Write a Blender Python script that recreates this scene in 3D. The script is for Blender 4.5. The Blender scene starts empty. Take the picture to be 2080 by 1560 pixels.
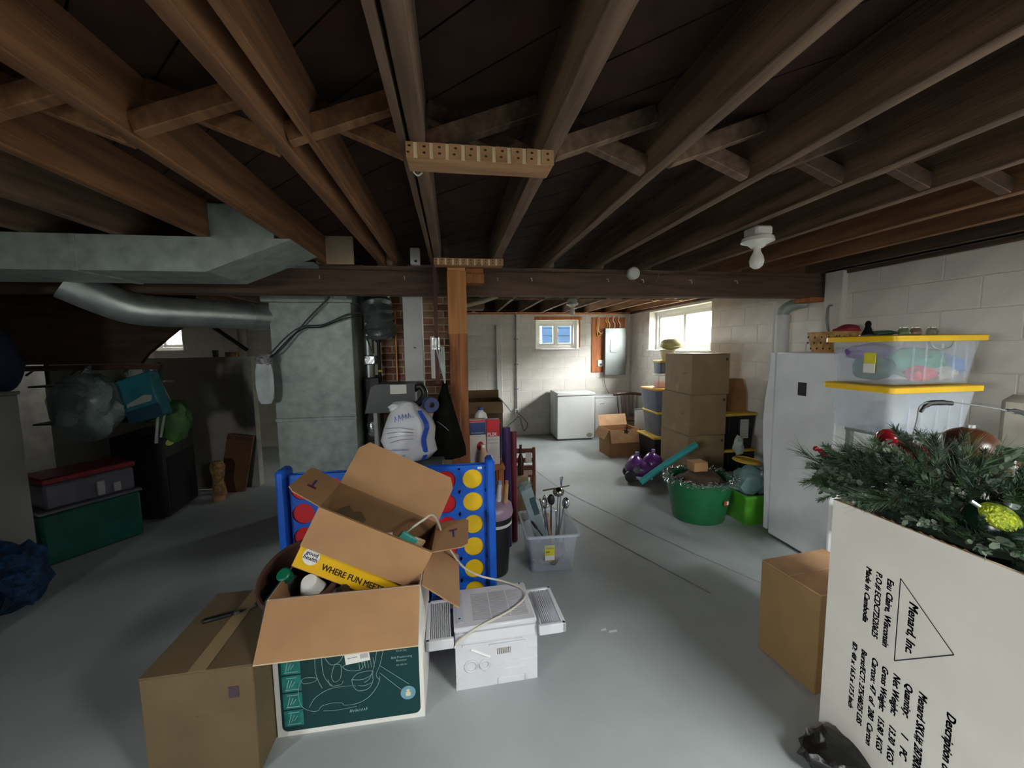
import bpy, math, random
from mathutils import Vector, Matrix, noise

sc = bpy.context.scene
COL = sc.collection
# ------------------------------------------------------------------ camera
yaw, pitch, roll = (math.radians(a) for a in (8.45, 5.4, -0.75))
fwd = Vector((math.sin(yaw)*math.cos(pitch), math.cos(yaw)*math.cos(pitch), -math.sin(pitch)))
rgt0 = Vector((math.cos(yaw), -math.sin(yaw), 0)); up0 = rgt0.cross(fwd)
rgt = math.cos(roll)*rgt0 + math.sin(roll)*up0
upv = -math.sin(roll)*rgt0 + math.cos(roll)*up0
cam_d = bpy.data.cameras.new('camera'); cam_d.sensor_width = 36; cam_d.lens = 795/2080*36
cam_d.clip_start = 0.02
cam = bpy.data.objects.new('camera', cam_d); COL.objects.link(cam)
cam.matrix_world = Matrix(((rgt.x, upv.x, -fwd.x, 0), (rgt.y, upv.y, -fwd.y, 0), (rgt.z, upv.z, -fwd.z, 1.62), (0, 0, 0, 1)))
sc.camera = cam
# ------------------------------------------------------------------ daylight
SKY = 80.0
w = bpy.data.worlds.new('daylight'); sc.world = w; w.use_nodes = True
bg = w.node_tree.nodes['Background']; bg.inputs[0].default_value = (1.0, 0.985, 0.95, 1); bg.inputs[1].default_value = SKY
def portal(name, loc, sx, sy, rot):
    l = bpy.data.lights.new(name, 'AREA'); l.shape = 'RECTANGLE'; l.size = sx; l.size_y = sy
    l.cycles.is_portal = True
    o = bpy.data.objects.new(name, l); COL.objects.link(o); o.location = loc; o.rotation_euler = rot
    o['kind'] = 'helper'
R90 = math.pi/2
# window openings (u0, u1, z0, z1)
WIN_R = (4.66, 6.28, 1.54, 2.17)      # right wall, along Y
WIN_F = (1.49, 2.29, 1.575, 2.10)     # far wall, along X
WIN_L = (-5.02, -4.27, 1.63, 2.10)    # far wall, left end
HATCH = (1.75, 3.05, -2.00, -0.80)    # glazed hatch over the cellar steps behind the camera (x0, x1, y0, y1)
WIN_S = (-1.30, -0.45, 1.25, 2.00)     # side wall left of and behind the camera, along Y
XS = -2.62
WIN_B = (-2.45, -1.95, 1.30, 2.00)    # back wall, small window behind the camera
XL, XR, YB, YF = -5.3, 3.3, -2.6, 7.0
JZ = 2.235
portal('daylight_portal_right', (XR+.23, 5.47, 1.855), .63, 1.62, (0, R90, 0))
portal('daylight_portal_far', (1.89, YF+.23, 1.84), .8, .53, (-R90, 0, 0))
portal('daylight_portal_far_left', (-4.645, YF+.23, 1.865), .75, .47, (-R90, 0, 0))
portal('daylight_portal_hatch', (2.40, -1.40, 2.63), 1.3, 1.2, (0, 0, 0))
portal('daylight_portal_back', (-2.2, YB-.23, 1.65), .5, .7, (R90, 0, 0))
portal('daylight_portal_side', (XS-.14, -.875, 1.625), .75, .85, (0, -R90, 0))
vs = sc.view_settings; vs.view_transform = 'Standard'; vs.look = 'None'; vs.gamma = 1; vs.use_curve_mapping = False
vs.exposure = 0.24
sc.cycles.max_bounces = 8; sc.cycles.diffuse_bounces = 4; sc.cycles.transparent_max_bounces = 14
sc.cycles.caustics_reflective = False; sc.cycles.caustics_refractive = False
sc.cycles.sample_clamp_indirect = 6.0

# ------------------------------------------------------------------ materials
def lin(h):
    if isinstance(h, str):
        c = [int(h[i:i+2], 16)/255 for i in (0, 2, 4)]
        return tuple(x/12.92 if x <= .04045 else ((x+.055)/1.055)**2.4 for x in c)
    return h
MATS = {}
def M(name, col, rough=.6, metal=0., var=.12, scale=6., bump=0., stretch=(1, 1, 1), col2=None, spec=.5, coat=0., coord='Object', detail=5, bscale=None):
    if name in MATS: return MATS[name]
    m = bpy.data.materials.new(name); m.use_nodes = True; MATS[name] = m
    nt = m.node_tree; b = nt.nodes['Principled BSDF']
    c = lin(col); c2 = lin(col2) if col2 else tuple(max(0, x*(1-var*2.2)) for x in c)
    if not col2: c = tuple(min(1, x*(1+var)) for x in c)
    tc = nt.nodes.new('ShaderNodeTexCoord'); mp = nt.nodes.new('ShaderNodeMapping'); mp.inputs['Scale'].default_value = stretch
    nt.links.new(tc.outputs[coord], mp.inputs[0])
    nz = nt.nodes.new('ShaderNodeTexNoise'); nz.inputs['Scale'].default_value = scale; nz.inputs['Detail'].default_value = detail
    nt.links.new(mp.outputs[0], nz.inputs['Vector'])
    rp = nt.nodes.new('ShaderNodeValToRGB'); rp.color_ramp.elements[0].position = .32; rp.color_ramp.elements[1].position = .68
    rp.color_ramp.elements[0].color = (*c2, 1); rp.color_ramp.elements[1].color = (*c, 1)
    nt.links.new(nz.outputs['Fac'], rp.inputs[0]); nt.links.new(rp.outputs[0], b.inputs['Base Color'])
    b.inputs['Roughness'].default_value = rough; b.inputs['Metallic'].default_value = metal
    b.inputs['Specular IOR Level'].default_value = spec; b.inputs['Coat Weight'].default_value = coat
    if bump:
        n2 = nt.nodes.new('ShaderNodeTexNoise'); n2.inputs['Scale'].default_value = bscale or scale*6; n2.inputs['Detail'].default_value = 6
        nt.links.new(mp.outputs[0], n2.inputs['Vector'])
        bp = nt.nodes.new('ShaderNodeBump'); bp.inputs['Strength'].default_value = bump; bp.inputs['Distance'].default_value = .01
        nt.links.new(n2.outputs['Fac'], bp.inputs['Height']); nt.links.new(bp.outputs[0], b.inputs['Normal'])
    return m
def clear(name, tint=(1, 1, 1), body=(.85, .9, .95), opac=.25, rough=.15):
    """clear or milky plastic / glass: see-through with a glossy, faintly milky surface"""
    if name in MATS: return MATS[name]
    m = bpy.data.materials.new(name); m.use_nodes = True; MATS[name] = m
    nt = m.node_tree; b = nt.nodes['Principled BSDF']; out = nt.nodes['Material Output']
    b.inputs['Base Color'].default_value = (*body, 1); b.inputs['Roughness'].default_value = rough
    nz = nt.nodes.new('ShaderNodeTexNoise'); nz.inputs['Scale'].default_value = 9
    mr = nt.nodes.new('ShaderNodeMapRange'); mr.inputs['To Min'].default_value = opac*.93; mr.inputs['To Max'].default_value = min(1, opac*1.07)
    nt.links.new(nz.outputs['Fac'], mr.inputs['Value'])
    tr = nt.nodes.new('ShaderNodeBsdfTransparent'); tr.inputs[0].default_value = (*tint, 1)
    mx = nt.nodes.new('ShaderNodeMixShader'); nt.links.new(mr.outputs[0], mx.inputs[0])
    nt.links.new(tr.outputs[0], mx.inputs[1]); nt.links.new(b.outputs[0], mx.inputs[2]); nt.links.new(mx.outputs[0], out.inputs[0])
    return m
# setting
m_floor = M('floor_grey_painted_concrete', 'a9b0b0', .5, var=.10, scale=1.1, bump=.06, bscale=60, spec=.35, detail=8)
m_crack = M('floor_crack', '858a89', .9)
m_block = M('white_painted_block', 'dedad2', .75, var=.05, scale=5, bump=.12, bscale=70)
m_mortar = M('white_painted_mortar', 'd8d4cb', .9, var=.05)
m_wallin = M('grey_wall_unseen', '6f6b65', .9)
m_joist = M('joist_brown_wood', '7d6450', .8, var=.2, scale=3, stretch=(9, .6, 9), bump=.2, col2='4d3a2d')
m_joist2 = M('joist_dark_wood', '563f30', .8, var=.2, scale=3, stretch=(9, .6, 9), bump=.2, col2='35251c')
m_joist3 = M('joist_orange_wood', '8c6240', .8, var=.2, scale=3, stretch=(9, .6, 9), bump=.2, col2='5c3c25')
m_sub = M('subfloor_dark_boards', '3d2012', .85, var=.25, scale=4, stretch=(2, 2, 2), col2='251209')
m_beam = M('beam_dark_wood', '5f4a3c', .8, var=.2, scale=4, stretch=(.7, 8, 8), bump=.2, col2='443228')
m_pine = M('pine_wood', 'c28d55', .7, var=.15, scale=3, stretch=(1, 6, 6), bump=.1, col2='a06d3e')
m_rackw = M('rack_wood', 'b08660', .75, var=.2, scale=4, stretch=(1, 6, 6), bump=.1, col2='8b6446')
m_post = M('post_brown_wood', 'a4663a', .75, var=.2, scale=4, stretch=(7, 7, .7), bump=.15, col2='7d4a28')
m_postl = M('post_light_wood', 'b87d48', .75, var=.2, scale=4, stretch=(7, 7, .7), bump=.15, col2='9a6636')
m_oran = M('orange_plywood', 'b06a38', .7, var=.2, scale=4, stretch=(6, 6, 1), col2='8a4c25')
m_white = M('white_enamel', 'e2e4e4', .35, var=.02)
m_wpaint = M('white_paint', 'd8d8d4', .6, var=.05)
m_vinyl = M('white_vinyl', 'f0f0ec', .4, var=.02)
m_galv = M('galvanised_steel', 'b9c1c0', .38, .75, var=.10, scale=9, bump=.03)
m_galvd = M('galvanised_steel_dull', 'a9b3ae', .55, .35, var=.12, scale=12, bump=.03)
m_foil = M('crinkled_foil', 'd8dcdc', .22, 1, var=.1, scale=20, bump=.7, bscale=40)
m_flex = M('flexible_duct_grey', '767d7c', .35, .5, var=.2, scale=10, bump=.5, bscale=25)
m_blackm = M('black_metal', '232423', .5, .2, var=.15)
m_black = M('black_plastic', '17181a', .45, var=.1)
m_blackc = M('black_cloth', '12120d', .9, var=.25, scale=14, bump=.3, spec=.1)
m_dkgrey = M('dark_grey_plastic', '4c4f50', .5, var=.08)
m_grey = M('grey_plastic', '7d8382', .5, var=.08)
m_brick = [M('brick_red_%d' % i, c, .9, var=.2, scale=14, bump=.4) for i, c in enumerate(('7d5140', '876050', '6b4638', '92705a'))]
m_bmort = M('brick_mortar', 'b5a590', .95, var=.2)
m_pipe = M('black_iron_pipe', '2b2927', .6, .4)
m_copper = M('copper_pipe', 'b98252', .35, .8)
m_steelp = M('panel_grey_steel', '7f8584', .4, .45, var=.06)
m_glass = clear('window_glass', (.97, .99, 1), (.9, .95, 1), .05, .03)
m_blue_sid = M('blue_siding', (.0040, .0085, .0165), 1., var=.08, spec=0.)
m_card = M('cardboard', 'a87f58', .85, var=.07, scale=5, bump=.05, bscale=90)
m_cardi = M('cardboard_inside', '96704c', .9, var=.07, scale=5)
m_card2 = M('darkened_cardboard', '67563b', .85, var=.08, scale=5)  # cardboard darkened: the shade over the floor carton is put into the colour
m_card3 = M('brown_cardboard', '8f7a5b', .85, var=.08, scale=5)
m_edge = M('cardboard_cut_edge', 'd8c3a0', .9)
m_tape = M('clear_packing_tape', 'a08a66', .25, var=.05)
m_wcard = M('white_carton', 'f1ece2', .8, var=.03, scale=4)
m_ink = M('black_ink', '33323c', .8, var=.1)
m_inkb = M('dark_brown_ink', '2c2018', .8)
m_teal = M('teal_print', '083739', .5, var=.1, scale=3)
m_tealp = M('teal_panel_print', '237f78', .5, var=.15, scale=30)
m_line = M('pale_line_print', '9fc0bd', .6)
m_yel = M('yellow_print', 'e9b717', .5, var=.04)
m_wht = M('white_paper', 'e6e4de', .7, var=.03)
m_bblue = M('board_blue_plastic', '165fce', .4, var=.08, scale=4)
m_red = M('red_plastic_disc', 'd3202c', .4, var=.05)
m_yeld = M('yellow_plastic_disc', 'f2c617', .4, var=.05)
m_lidy = M('yellow_plastic_lid', 'f3c51e', .42, var=.05)
m_ylidd = M('yellow_lid_dusty', 'd6b541', .5, var=.08)
m_clearb = clear('clear_bin_plastic', (.98, .99, 1), (.80, .87, 1.0), .20, .15)
m_milky = clear('milky_bin_plastic', (.97, .98, 1), (.82, .88, .97), .33, .25)
m_clearbag = clear('clear_bag_plastic', (.93, .98, .97), (.30, .38, .37), .5, .25)
# ------------------------------------------------------------------ mesh building
class MB:
    def __init__(s): s.v = []; s.f = []; s.mi = []; s.m = 0; s.T = Matrix.Identity(4)
    def add(s, vs_, fs):
        n = len(s.v); s.v += [tuple(s.T @ Vector(p)) for p in vs_]
        for f in fs: s.f.append(tuple(i+n for i in f)); s.mi.append(s.m)
        return s
    def box(s, x0, x1, y0, y1, z0, z1, b=0.):
        if x0 > x1: x0, x1 = x1, x0
        if y0 > y1: y0, y1 = y1, y0
        if z0 > z1: z0, z1 = z1, z0
        if b <= 0:
            return s.add([(x0,y0,z0),(x1,y0,z0),(x1,y1,z0),(x0,y1,z0),(x0,y0,z1),(x1,y0,z1),(x1,y1,z1),(x0,y1,z1)],
                         [(0,3,2,1),(4,5,6,7),(0,1,5,4),(1,2,6,5),(2,3,7,6),(3,0,4,7)])
        b = min(b, (x1-x0)*.49, (y1-y0)*.49, (z1-z0)*.49)
        V = []; idx = {}
        for ix in (0, 1):
            for iy in (0, 1):
                for iz in (0, 1):
                    c = ((x0, x1)[ix], (y0, y1)[iy], (z0, z1)[iz]); d = (b*(1-2*ix), b*(1-2*iy), b*(1-2*iz))
                    for a in range(3):
                        p = [c[k] + (d[k] if k != a else 0) for k in range(3)]
                        idx[ix, iy, iz, a] = len(V); V.append(p)
        F = []
        for a in range(3):
            o = [k for k in range(3) if k != a]
            for side in (0, 1):
                q = []
                for (i, j) in ((0,0),(1,0),(1,1),(0,1)):
                    c = [0,0,0]; c[a] = side; c[o[0]] = i; c[o[1]] = j; q.append(idx[c[0],c[1],c[2],a])
                F.append(q)
            for i in (0, 1):
                for j in (0, 1):
                    c0 = [0,0,0]; c1 = [0,0,0]; c0[o[0]] = c1[o[0]] = i; c0[o[1]] = c1[o[1]] = j; c1[a] = 1
                    F.append([idx[(*c0, o[0])], idx[(*c0, o[1])], idx[(*c1, o[1])], idx[(*c1, o[0])]])
        for ix in (0, 1):
            for iy in (0, 1):
                for iz in (0, 1): F.append([idx[ix,iy,iz,a] for a in range(3)])
        ctr = Vector(((x0+x1)/2, (y0+y1)/2, (z0+z1)/2)); G = []
        for q in F:
            P_ = [Vector(V[i]) for i in q]; n = (P_[1]-P_[0]).cross(P_[2]-P_[0])
            fc = sum(P_, Vector())/len(P_)
            G.append(q if n.dot(fc-ctr) > 0 else q[::-1])
        return s.add(V, G)
    def ring(s, pts_list, closed_u=True, cap=True):
        """loft through rings of points (all same length)"""
        n = len(pts_list[0]); V = [p for r in pts_list for p in r]; F = []
        for k in range(len(pts_list)-1):
            for i in range(n if closed_u else n-1):
                j = (i+1) % n; F.append((k*n+i, k*n+j, (k+1)*n+j, (k+1)*n+i))
        if cap and closed_u:
            F.append(tuple(range(n))[::-1]); L = len(pts_list)-1; F.append(tuple(L*n+i for i in range(n)))
        return s.add(V, F)
    def tube(s, pts, r, seg=8, cap=True):
        pts = [Vector(p) for p in pts]; rings = []; up = None
        rr = r if isinstance(r, (list, tuple)) else [r]*len(pts)
        for k, p in enumerate(pts):
            d = (pts[min(k+1, len(pts)-1)] - pts[max(k-1, 0)])
            d = d.normalized() if d.length > 1e-9 else Vector((0,0,1))
            if up is None: up = Vector((0,0,1)) if abs(d.z) < .9 else Vector((1,0,0))
            a = d.cross(up); a = a.normalized() if a.length > 1e-6 else d.orthogonal().normalized()
            up = a.cross(d).normalized()
            rings.append([tuple(p + rr[k]*(math.cos(t)*a + math.sin(t)*up)) for t in [2*math.pi*i/seg for i in range(seg)]])
        return s.ring(rings, True, cap)
    def cyl(s, p0, p1, r0, r1=None, seg=16): return s.tube([p0, p1], [r0, r0 if r1 is None else r1], seg)
    def lathe(s, prof, c=(0,0,0), seg=24, sx=1, sy=1, cap=True):
        return s.ring([[(c[0]+sx*r*math.cos(2*math.pi*i/seg), c[1]+sy*r*math.sin(2*math.pi*i/seg), c[2]+z) for i in range(seg)] for r, z in prof], True, cap)
    def prism(s, poly, a0, a1, axis='y'):
        mk = {'y': lambda p, a: (p[0], a, p[1]), 'x': lambda p, a: (a, p[0], p[1]), 'z': lambda p, a: (p[0], p[1], a)}[axis]
        return s.ring([[mk(p, a0) for p in poly], [mk(p, a1) for p in poly]])
    def quad(s, a, b, c, d): return s.add([a, b, c, d], [(0,1,2,3)])
    def sheet(s, a, b, c, d, t):
        a, b, c, d = map(Vector, (a, b, c, d)); n = (b-a).cross(d-a).normalized()*t
        return s.ring([[tuple(p) for p in (a,b,c,d)], [tuple(p+n) for p in (a,b,c,d)]])
    def blob(s, c, r, seed=0, amp=.15, freq=2., sub=3, flat=None):
        import bmesh
        bm = bmesh.new(); bmesh.ops.create_icosphere(bm, subdivisions=sub, radius=1)
        V = []
        for v in bm.verts:
            p = v.co.copy(); k = 1 + amp*noise.noise(p*freq+Vector((seed*7.3, seed*3.1, seed))) + amp*.5*noise.noise(p*freq*2.7+Vector((seed, 5, 9)))
            q = [c[i]+p[i]*r[i]*k for i in range(3)]
            if flat is not None: q[2] = max(q[2], flat)
            V.append(tuple(q))
        F = [tuple(v.index for v in f.verts) for f in bm.faces]; bm.free()
        return s.add(V, F)
    def build(s, name, mats, parent=None, smooth=40, loc=None):
        me = bpy.data.meshes.new(name); me.from_pydata(s.v, [], s.f)
        if not isinstance(mats, (list, tuple)): mats = [mats]
        for m in mats: me.materials.append(m)
        if len(mats) > 1: me.polygons.foreach_set('material_index', s.mi)
        if smooth: me.shade_smooth(); me.set_sharp_from_angle(angle=math.radians(smooth))
        me.validate()
        o = bpy.data.objects.new(name, me); COL.objects.link(o)
        if parent: o.parent = parent
        if loc: o.location = loc
        return o
def thing(name, label, cat, loc=(0,0,0), rot=(0,0,0), group=None, kind=None):
    o = bpy.data.objects.new(name, None); COL.objects.link(o); o.location = loc; o.rotation_euler = rot
    o.empty_display_size = .05
    return tag(o, label, cat, group, kind)
def tag(o, label, cat, group=None, kind=None):
    o['label'] = label; o['category'] = cat
    if group: o['group'] = group
    if kind: o['kind'] = kind
    return o
def struct(o, label=None):
    o['kind'] = 'structure'
    if label: o['label'] = label
    return o
def inst(src, parent, loc=(0,0,0), rot=(0,0,0), scale=(1,1,1), name=None):
    o = src.copy(); COL.objects.link(o); o.parent = parent; o.location = loc; o.rotation_euler = rot; o.scale = scale
    return o
def dup(root, loc, rot=None, label=None):
    r = root.copy(); COL.objects.link(r); r.location = loc
    if rot: r.rotation_euler = rot
    if label: r['label'] = label
    for ch in root.children:
        c = ch.copy(); COL.objects.link(c); c.parent = r
        for g in ch.children:
            d = g.copy(); COL.objects.link(d); d.parent = c
    return r
def T(x=0, y=0, z=0, rx=0, ry=0, rz=0):
    from mathutils import Euler
    return Matrix.Translation((x, y, z)) @ Euler((rx, ry, rz)).to_matrix().to_4x4()
def text(mb, body, size, mat4, shear=0, bold=0., align='LEFT', sx=1.):
    """flat lettering: local x to the right, y up, laid by mat4"""
    cu = bpy.data.curves.new('lettering', 'FONT'); cu.body = body; cu.size = size; cu.shear = shear; cu.align_x = align
    cu.resolution_u = 2
    o = bpy.data.objects.new('lettering_tmp', cu); COL.objects.link(o)
    dg = bpy.context.evaluated_depsgraph_get(); me = bpy.data.meshes.new_from_object(o.evaluated_get(dg))
    T0 = mb.T; mb.T = T0 @ mat4
    for k_, (dx, dy) in enumerate(((0, 0),) if not bold else ((-bold, -bold*.6), (bold, -bold*.6), (-bold, bold*.6), (bold, bold*.6))):
        mb.add([(v.co.x*sx+dx, v.co.y+dy, k_*2e-5) for v in me.vertices], [tuple(p.vertices) for p in me.polygons])
    mb.T = T0
    bpy.data.objects.remove(o); bpy.data.meshes.remove(me); bpy.data.curves.remove(cu)
FRONT = Matrix(((1,0,0,0),(0,0,-1,0),(0,1,0,0),(0,0,0,1)))      # letters facing -Y
LEFTF = Matrix(((0,0,-1,0),(-1,0,0,0),(0,1,0,0),(0,0,0,1)))     # letters facing -X (reads towards -Y)
def curve_pts(pts, n=8):
    """Catmull-Rom through points"""
    P_ = [Vector(p) for p in pts]; out = []
    for i in range(len(P_)-1):
        p0 = P_[max(i-1, 0)]; p1 = P_[i]; p2 = P_[i+1]; p3 = P_[min(i+2, len(P_)-1)]
        for k in range(n):
            t = k/n; out.append(.5*((2*p1)+(-p0+p2)*t+(2*p0-5*p1+4*p2-p3)*t*t+(-p0+3*p1-3*p2+p3)*t**3))
    out.append(P_[-1]); return out
def line2d(mb, pts, wdt, y=0.):
    """drawn line of the given width in a local x-z plane facing -Y"""
    for a, b in zip(pts[:-1], pts[1:]):
        a = Vector((a[0], a[1])); b = Vector((b[0], b[1])); d = b-a
        if d.length < 1e-6: continue
        n = Vector((-d.y, d.x)).normalized()*wdt/2; e = d.normalized()*wdt*.3
        q = [a-e-n, b+e-n, b+e+n, a-e+n]
        mb.add([(p.x, y, p.y) for p in q], [(0,1,2,3)])
def scribble(mb, x, z, wd, h, y, seed=0, t=.0016):
    """print too blurred to read: a run of small uneven strokes"""
    rnd = random.Random(seed); u = x
    while u < x+wd:
        s_ = h*rnd.uniform(.3, .6); k = rnd.uniform(.6, 1.)*h
        line2d(mb, [(u, z), (u+s_*.4, z+k), (u+s_*.7, z+k*.3)], t, y); u += s_*1.15
random.seed(7)
# ================================================================== SETTING
fl = MB().box(XL-.25, XR+.25, YB-.25, YF+.25, -.12, 0).build('floor', m_floor); struct(fl, 'grey painted concrete floor')
def crack(pts, wdt):
    mb = MB()
    P_ = curve_pts(pts, 6)
    for i, p in enumerate(P_[:-1]):
        q = P_[i+1]; d = (q-p).normalized(); n = Vector((-d.y, d.x, 0))*wdt*(.6+.4*noise.noise(p*9))
        mb.quad(p-n, q-n, q+n, p+n)
    mb.build('crack', m_crack, fl, 0)
crack([(.50,5.0,.002),(.75,4.2,.002),(1.0,3.6,.002),(1.3,2.9,.002),(1.62,2.2,.002)], .012)
crack([(.95,5.4,.002),(1.15,4.3,.002),(1.45,3.5,.002),(1.75,2.8,.002),(2.1,2.1,.002)], .008)
crack([(.4,6.2,.002),(.55,5.5,.002),(.5,5.0,.002)], .006)
# walls with openings, painted blocks proud of their joints
BLK = {}
def rects_minus(r, holes):
    out = [r]
    for h in holes:
        nxt = []
        for (a, b, c, d) in out:
            u0, u1, z0, z1 = h
            if b <= u0 or a >= u1 or d <= z0 or c >= z1: nxt.append((a, b, c, d)); continue
            if a < u0: nxt.append((a, u0, c, d))
            if b > u1: nxt.append((u1, b, c, d))
            m0, m1 = max(a, u0), min(b, u1)
            if c < z0: nxt.append((m0, m1, c, z0))
            if d > z1: nxt.append((m0, m1, z1, d))
        out = nxt
    return out
def wall(name, axis, pos, thick, u0, u1, z1, holes, label, blocks=True, side=1, ubl=None):
    """axis 'x': wall plane at x=pos (u = y); axis 'y': plane at y=pos (u = x). side: outward sign of the wall body"""
    mb = MB()
    for (a, b, c, d) in rects_minus((u0, u1, 0, z1), holes):
        p0, p1 = pos+side*.0006, pos+side*thick
        if axis == 'x': mb.box(p0, p1, a, b, c, d)
        else: mb.box(a, b, p0, p1, c, d)
    o = mb.build(name, m_mortar if blocks else m_wallin, None, 0); struct(o, label)
    if not blocks: return o
    L, Hh, g = .4064, .2032, .005
    nrow = int(z1/Hh)+1; ub0, ub1 = ubl or (u0, u1)
    for r in range(nrow):
        z0b, z1b = r*Hh, min((r+1)*Hh, z1)
        st = ub0 - (L/2 if r % 2 else 0); u = st
        while u < ub1:
            a, b = max(u, ub0), min(u+L, ub1)
            if b-a > .03 and z1b-z0b > .03:
                for (a2, b2, c2, d2) in rects_minus((a, b, z0b, z1b), holes):
                    if b2-a2 < .03 or d2-c2 < .02: continue
                    du, dz = b2-a2-g, d2-c2-g; key = (axis, round(du, 3), round(dz, 3))
                    if key not in BLK:
                        me = MB()
                        if axis == 'x': me.box(-.006, .006, -du/2, du/2, -dz/2, dz/2, .004)
                        else: me.box(-du/2, du/2, -.006, .006, -dz/2, dz/2, .004)
                        ob = me.build('block', m_block, o, 0); BLK[key] = ob
                    else:
                        ob = BLK[key].copy(); COL.objects.link(ob); ob.parent = o
                    uu, zz = (a2+b2)/2, (c2+d2)/2; jit = random.uniform(-.0007, .0007)
                    ob.location = (pos+jit+side*.004, uu, zz) if axis == 'x' else (uu, pos+jit+side*.004, zz)
            u += L
    return o
WTOP = 2.2
wall('wall_right', 'x', XR, .22, YB-.22, YF+.22, WTOP, [WIN_R], 'white painted concrete block wall with wide window', True, 1, (-.6, YF))
wall('wall_far', 'y', YF, .22, XL, XR, WTOP, [WIN_F, WIN_L], 'white painted concrete block wall at the far end', True, 1)
wall('wall_left', 'x', XL, .22, 2.2, YF+.22, WTOP, [], 'dark wall on the left', False, -1)
wall('wall_back', 'y', YB, .22, XS, XR, WTOP, [WIN_B], 'wall behind the camera', False, -1)
wall('wall_return', 'y', 2.2, .12, XL-.22, XS-.12, WTOP, [], 'short wall returning to the left', False, -1)
wall('wall_side', 'x', XS, .12, YB-.22, 2.2, WTOP, [WIN_S], 'side wall left of the camera with a window', False, -1)
struct(MB().box(1.18, 1.30, YB, -.62, 0, WTOP+.03).build('wall_hatch_blocker', m_wallin, None, 0), 'added wall behind the camera blocking hatch light')  # unseen wall added to keep hatch light off the left side
# unseen house wall beyond the right-hand window, added to cut low sky light
nb = struct(MB().box(7.0, 7.3, -2, 14, 0, 3.0).build('exterior_sky_blocker', M('pale_sky_blocker', 'd2cfc6', .8), None, 0), 'added pale house wall limiting sky light at the right window')
# ground outside the house
gm = M('outside_grass', (.24, .25, .20), .95, var=.2)
for n_, (a, b, c, d, z) in enumerate(((XR+.3, 26, YB-.25, 30, 1.22), (-26, XL-.3, YB-.25, 30, 1.22), (XL-.3, XR+.3, YF+.3, 30, 1.22), (-26, 26, -26, YB-.28, -.02))):
    struct(MB().box(a, b, c, d, z-.2, z).build('ground_outside', gm, None, 0), 'grass outside the basement walls')
# rim joists closing the house above the block walls
tr = MB(); Zt = 2.62
tr.box(XL-.22, XR+.22, YF+.10, YF+.22, WTOP, Zt); tr.box(XS-.12, XR+.22, YB-.22, YB-.10, WTOP, Zt)
tr.box(XL-.22, XL-.10, 2.08, YF+.22, WTOP, Zt); tr.box(XL-.22, XS-.12, 2.08, 2.2, WTOP, Zt); tr.box(XS-.12, XS, YB-.22, 2.2, WTOP, Zt); tr.box(XR+.10, XR+.22, YB-.22, YF+.22, WTOP, Zt)
struct(tr.build('trim_1', m_joist2, None, 0), 'dark rim joists above the block walls')
sp = MB(); sp.box(XL, XR, YF-.02, YF+.1, WTOP, JZ, .004); struct(sp.build('trim_2', m_oran, None), 'orange sill plate on top of the far wall')
sp = MB(); sp.box(XR-.02, XR+.1, YB, YF, WTOP, JZ, .004); struct(sp.build('trim_3', m_joist2, None), 'dark sill plate on top of the right wall')
sp = MB(); sp.box(3.245, XR, 2.90, 3.06, 0, 2.225, .004); struct(sp.build('trim_4', m_block), 'narrow white pier where the beam meets the wall')
# ceiling: diagonal subfloor planks, joists, bridging
ce = MB()
for (a, b, c, d) in rects_minus((XL-.22, XR+.22, YB-.22, YF+.22), [HATCH, (XL-.5, XS-.12, YB-.5, 2.08)]): ce.box(a, b, c, d, 2.47, 2.62)
ce = ce.build('ceiling', m_sub, None, 0); struct(ce, 'dark underside of the floor above')
n = 0; wv = .19; L0 = -9.5
for k in range(-40, 46):
    u0 = k*wv; mb_poly = []
    # strip between lines (x+y)/sqrt2 = u0 .. u0+wv-gap, clipped to the visible rectangle
    def clip(poly, a, b, c):   # keep a*x+b*y<=c
        out = []
        for i in range(len(poly)):
            p, q = poly[i], poly[(i+1) % len(poly)]; fp = a*p[0]+b*p[1]-c; fq = a*q[0]+b*q[1]-c
            if fp <= 0: out.append(p)
            if fp*fq < 0: t = fp/(fp-fq); out.append((p[0]+t*(q[0]-p[0]), p[1]+t*(q[1]-p[1])))
        return out
    s2 = math.sqrt(.5)
    for poly in ([(XS, -.3), (XR, -.3), (XR, YF), (XS, YF)], [(XL, 2.2), (XS, 2.2), (XS, YF), (XL, YF)]):
      poly = clip(poly, s2, s2, u0+wv-.006); poly = clip(poly, -s2, -s2, -u0) if poly else poly
      if len(poly) >= 3: MB().prism(poly, 2.432, 2.47, 'z').build('plank', m_sub, ce, 0)
jx = [-.09+.41*k for k in range(-12, 9)]
jm = {-.09: m_joist}
JH = 2.432
def joist_mesh(y0, y1, wd, m): return MB().box(-wd/2, wd/2, y0, y1, JZ, JH, .003).build('joist', m, ce, 0)
protoN = {}; 
for i, x in enumerate(jx):
    for part, (y0, y1) in enumerate(((-.6 if x > XS else 2.21, 3.19), (3.07, YF+.1))):
        if part == 0: mm = m_joist3 if (x < -.4 and x > -1.6) else (m_joist if abs(x) < .9 else (m_joist3 if 2.3 < x < 2.9 else m_joist2 if x > 2.9 else m_joist))
        else: mm = m_joist3 if x > 2.2 else m_joist
        wd = .045 if abs(x) > .35 or x < 0 else .055
        key = (part, mm.name, wd, y0)
        if key not in protoN: o = protoN[key] = joist_mesh(y0, y1, wd, mm)
        else: o = protoN[key].copy(); COL.objects.link(o); o.parent = ce
        o.location = (x + (.0 if part == 0 else .05), random.uniform(-.01, .01) if part else 0, 0)
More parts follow.
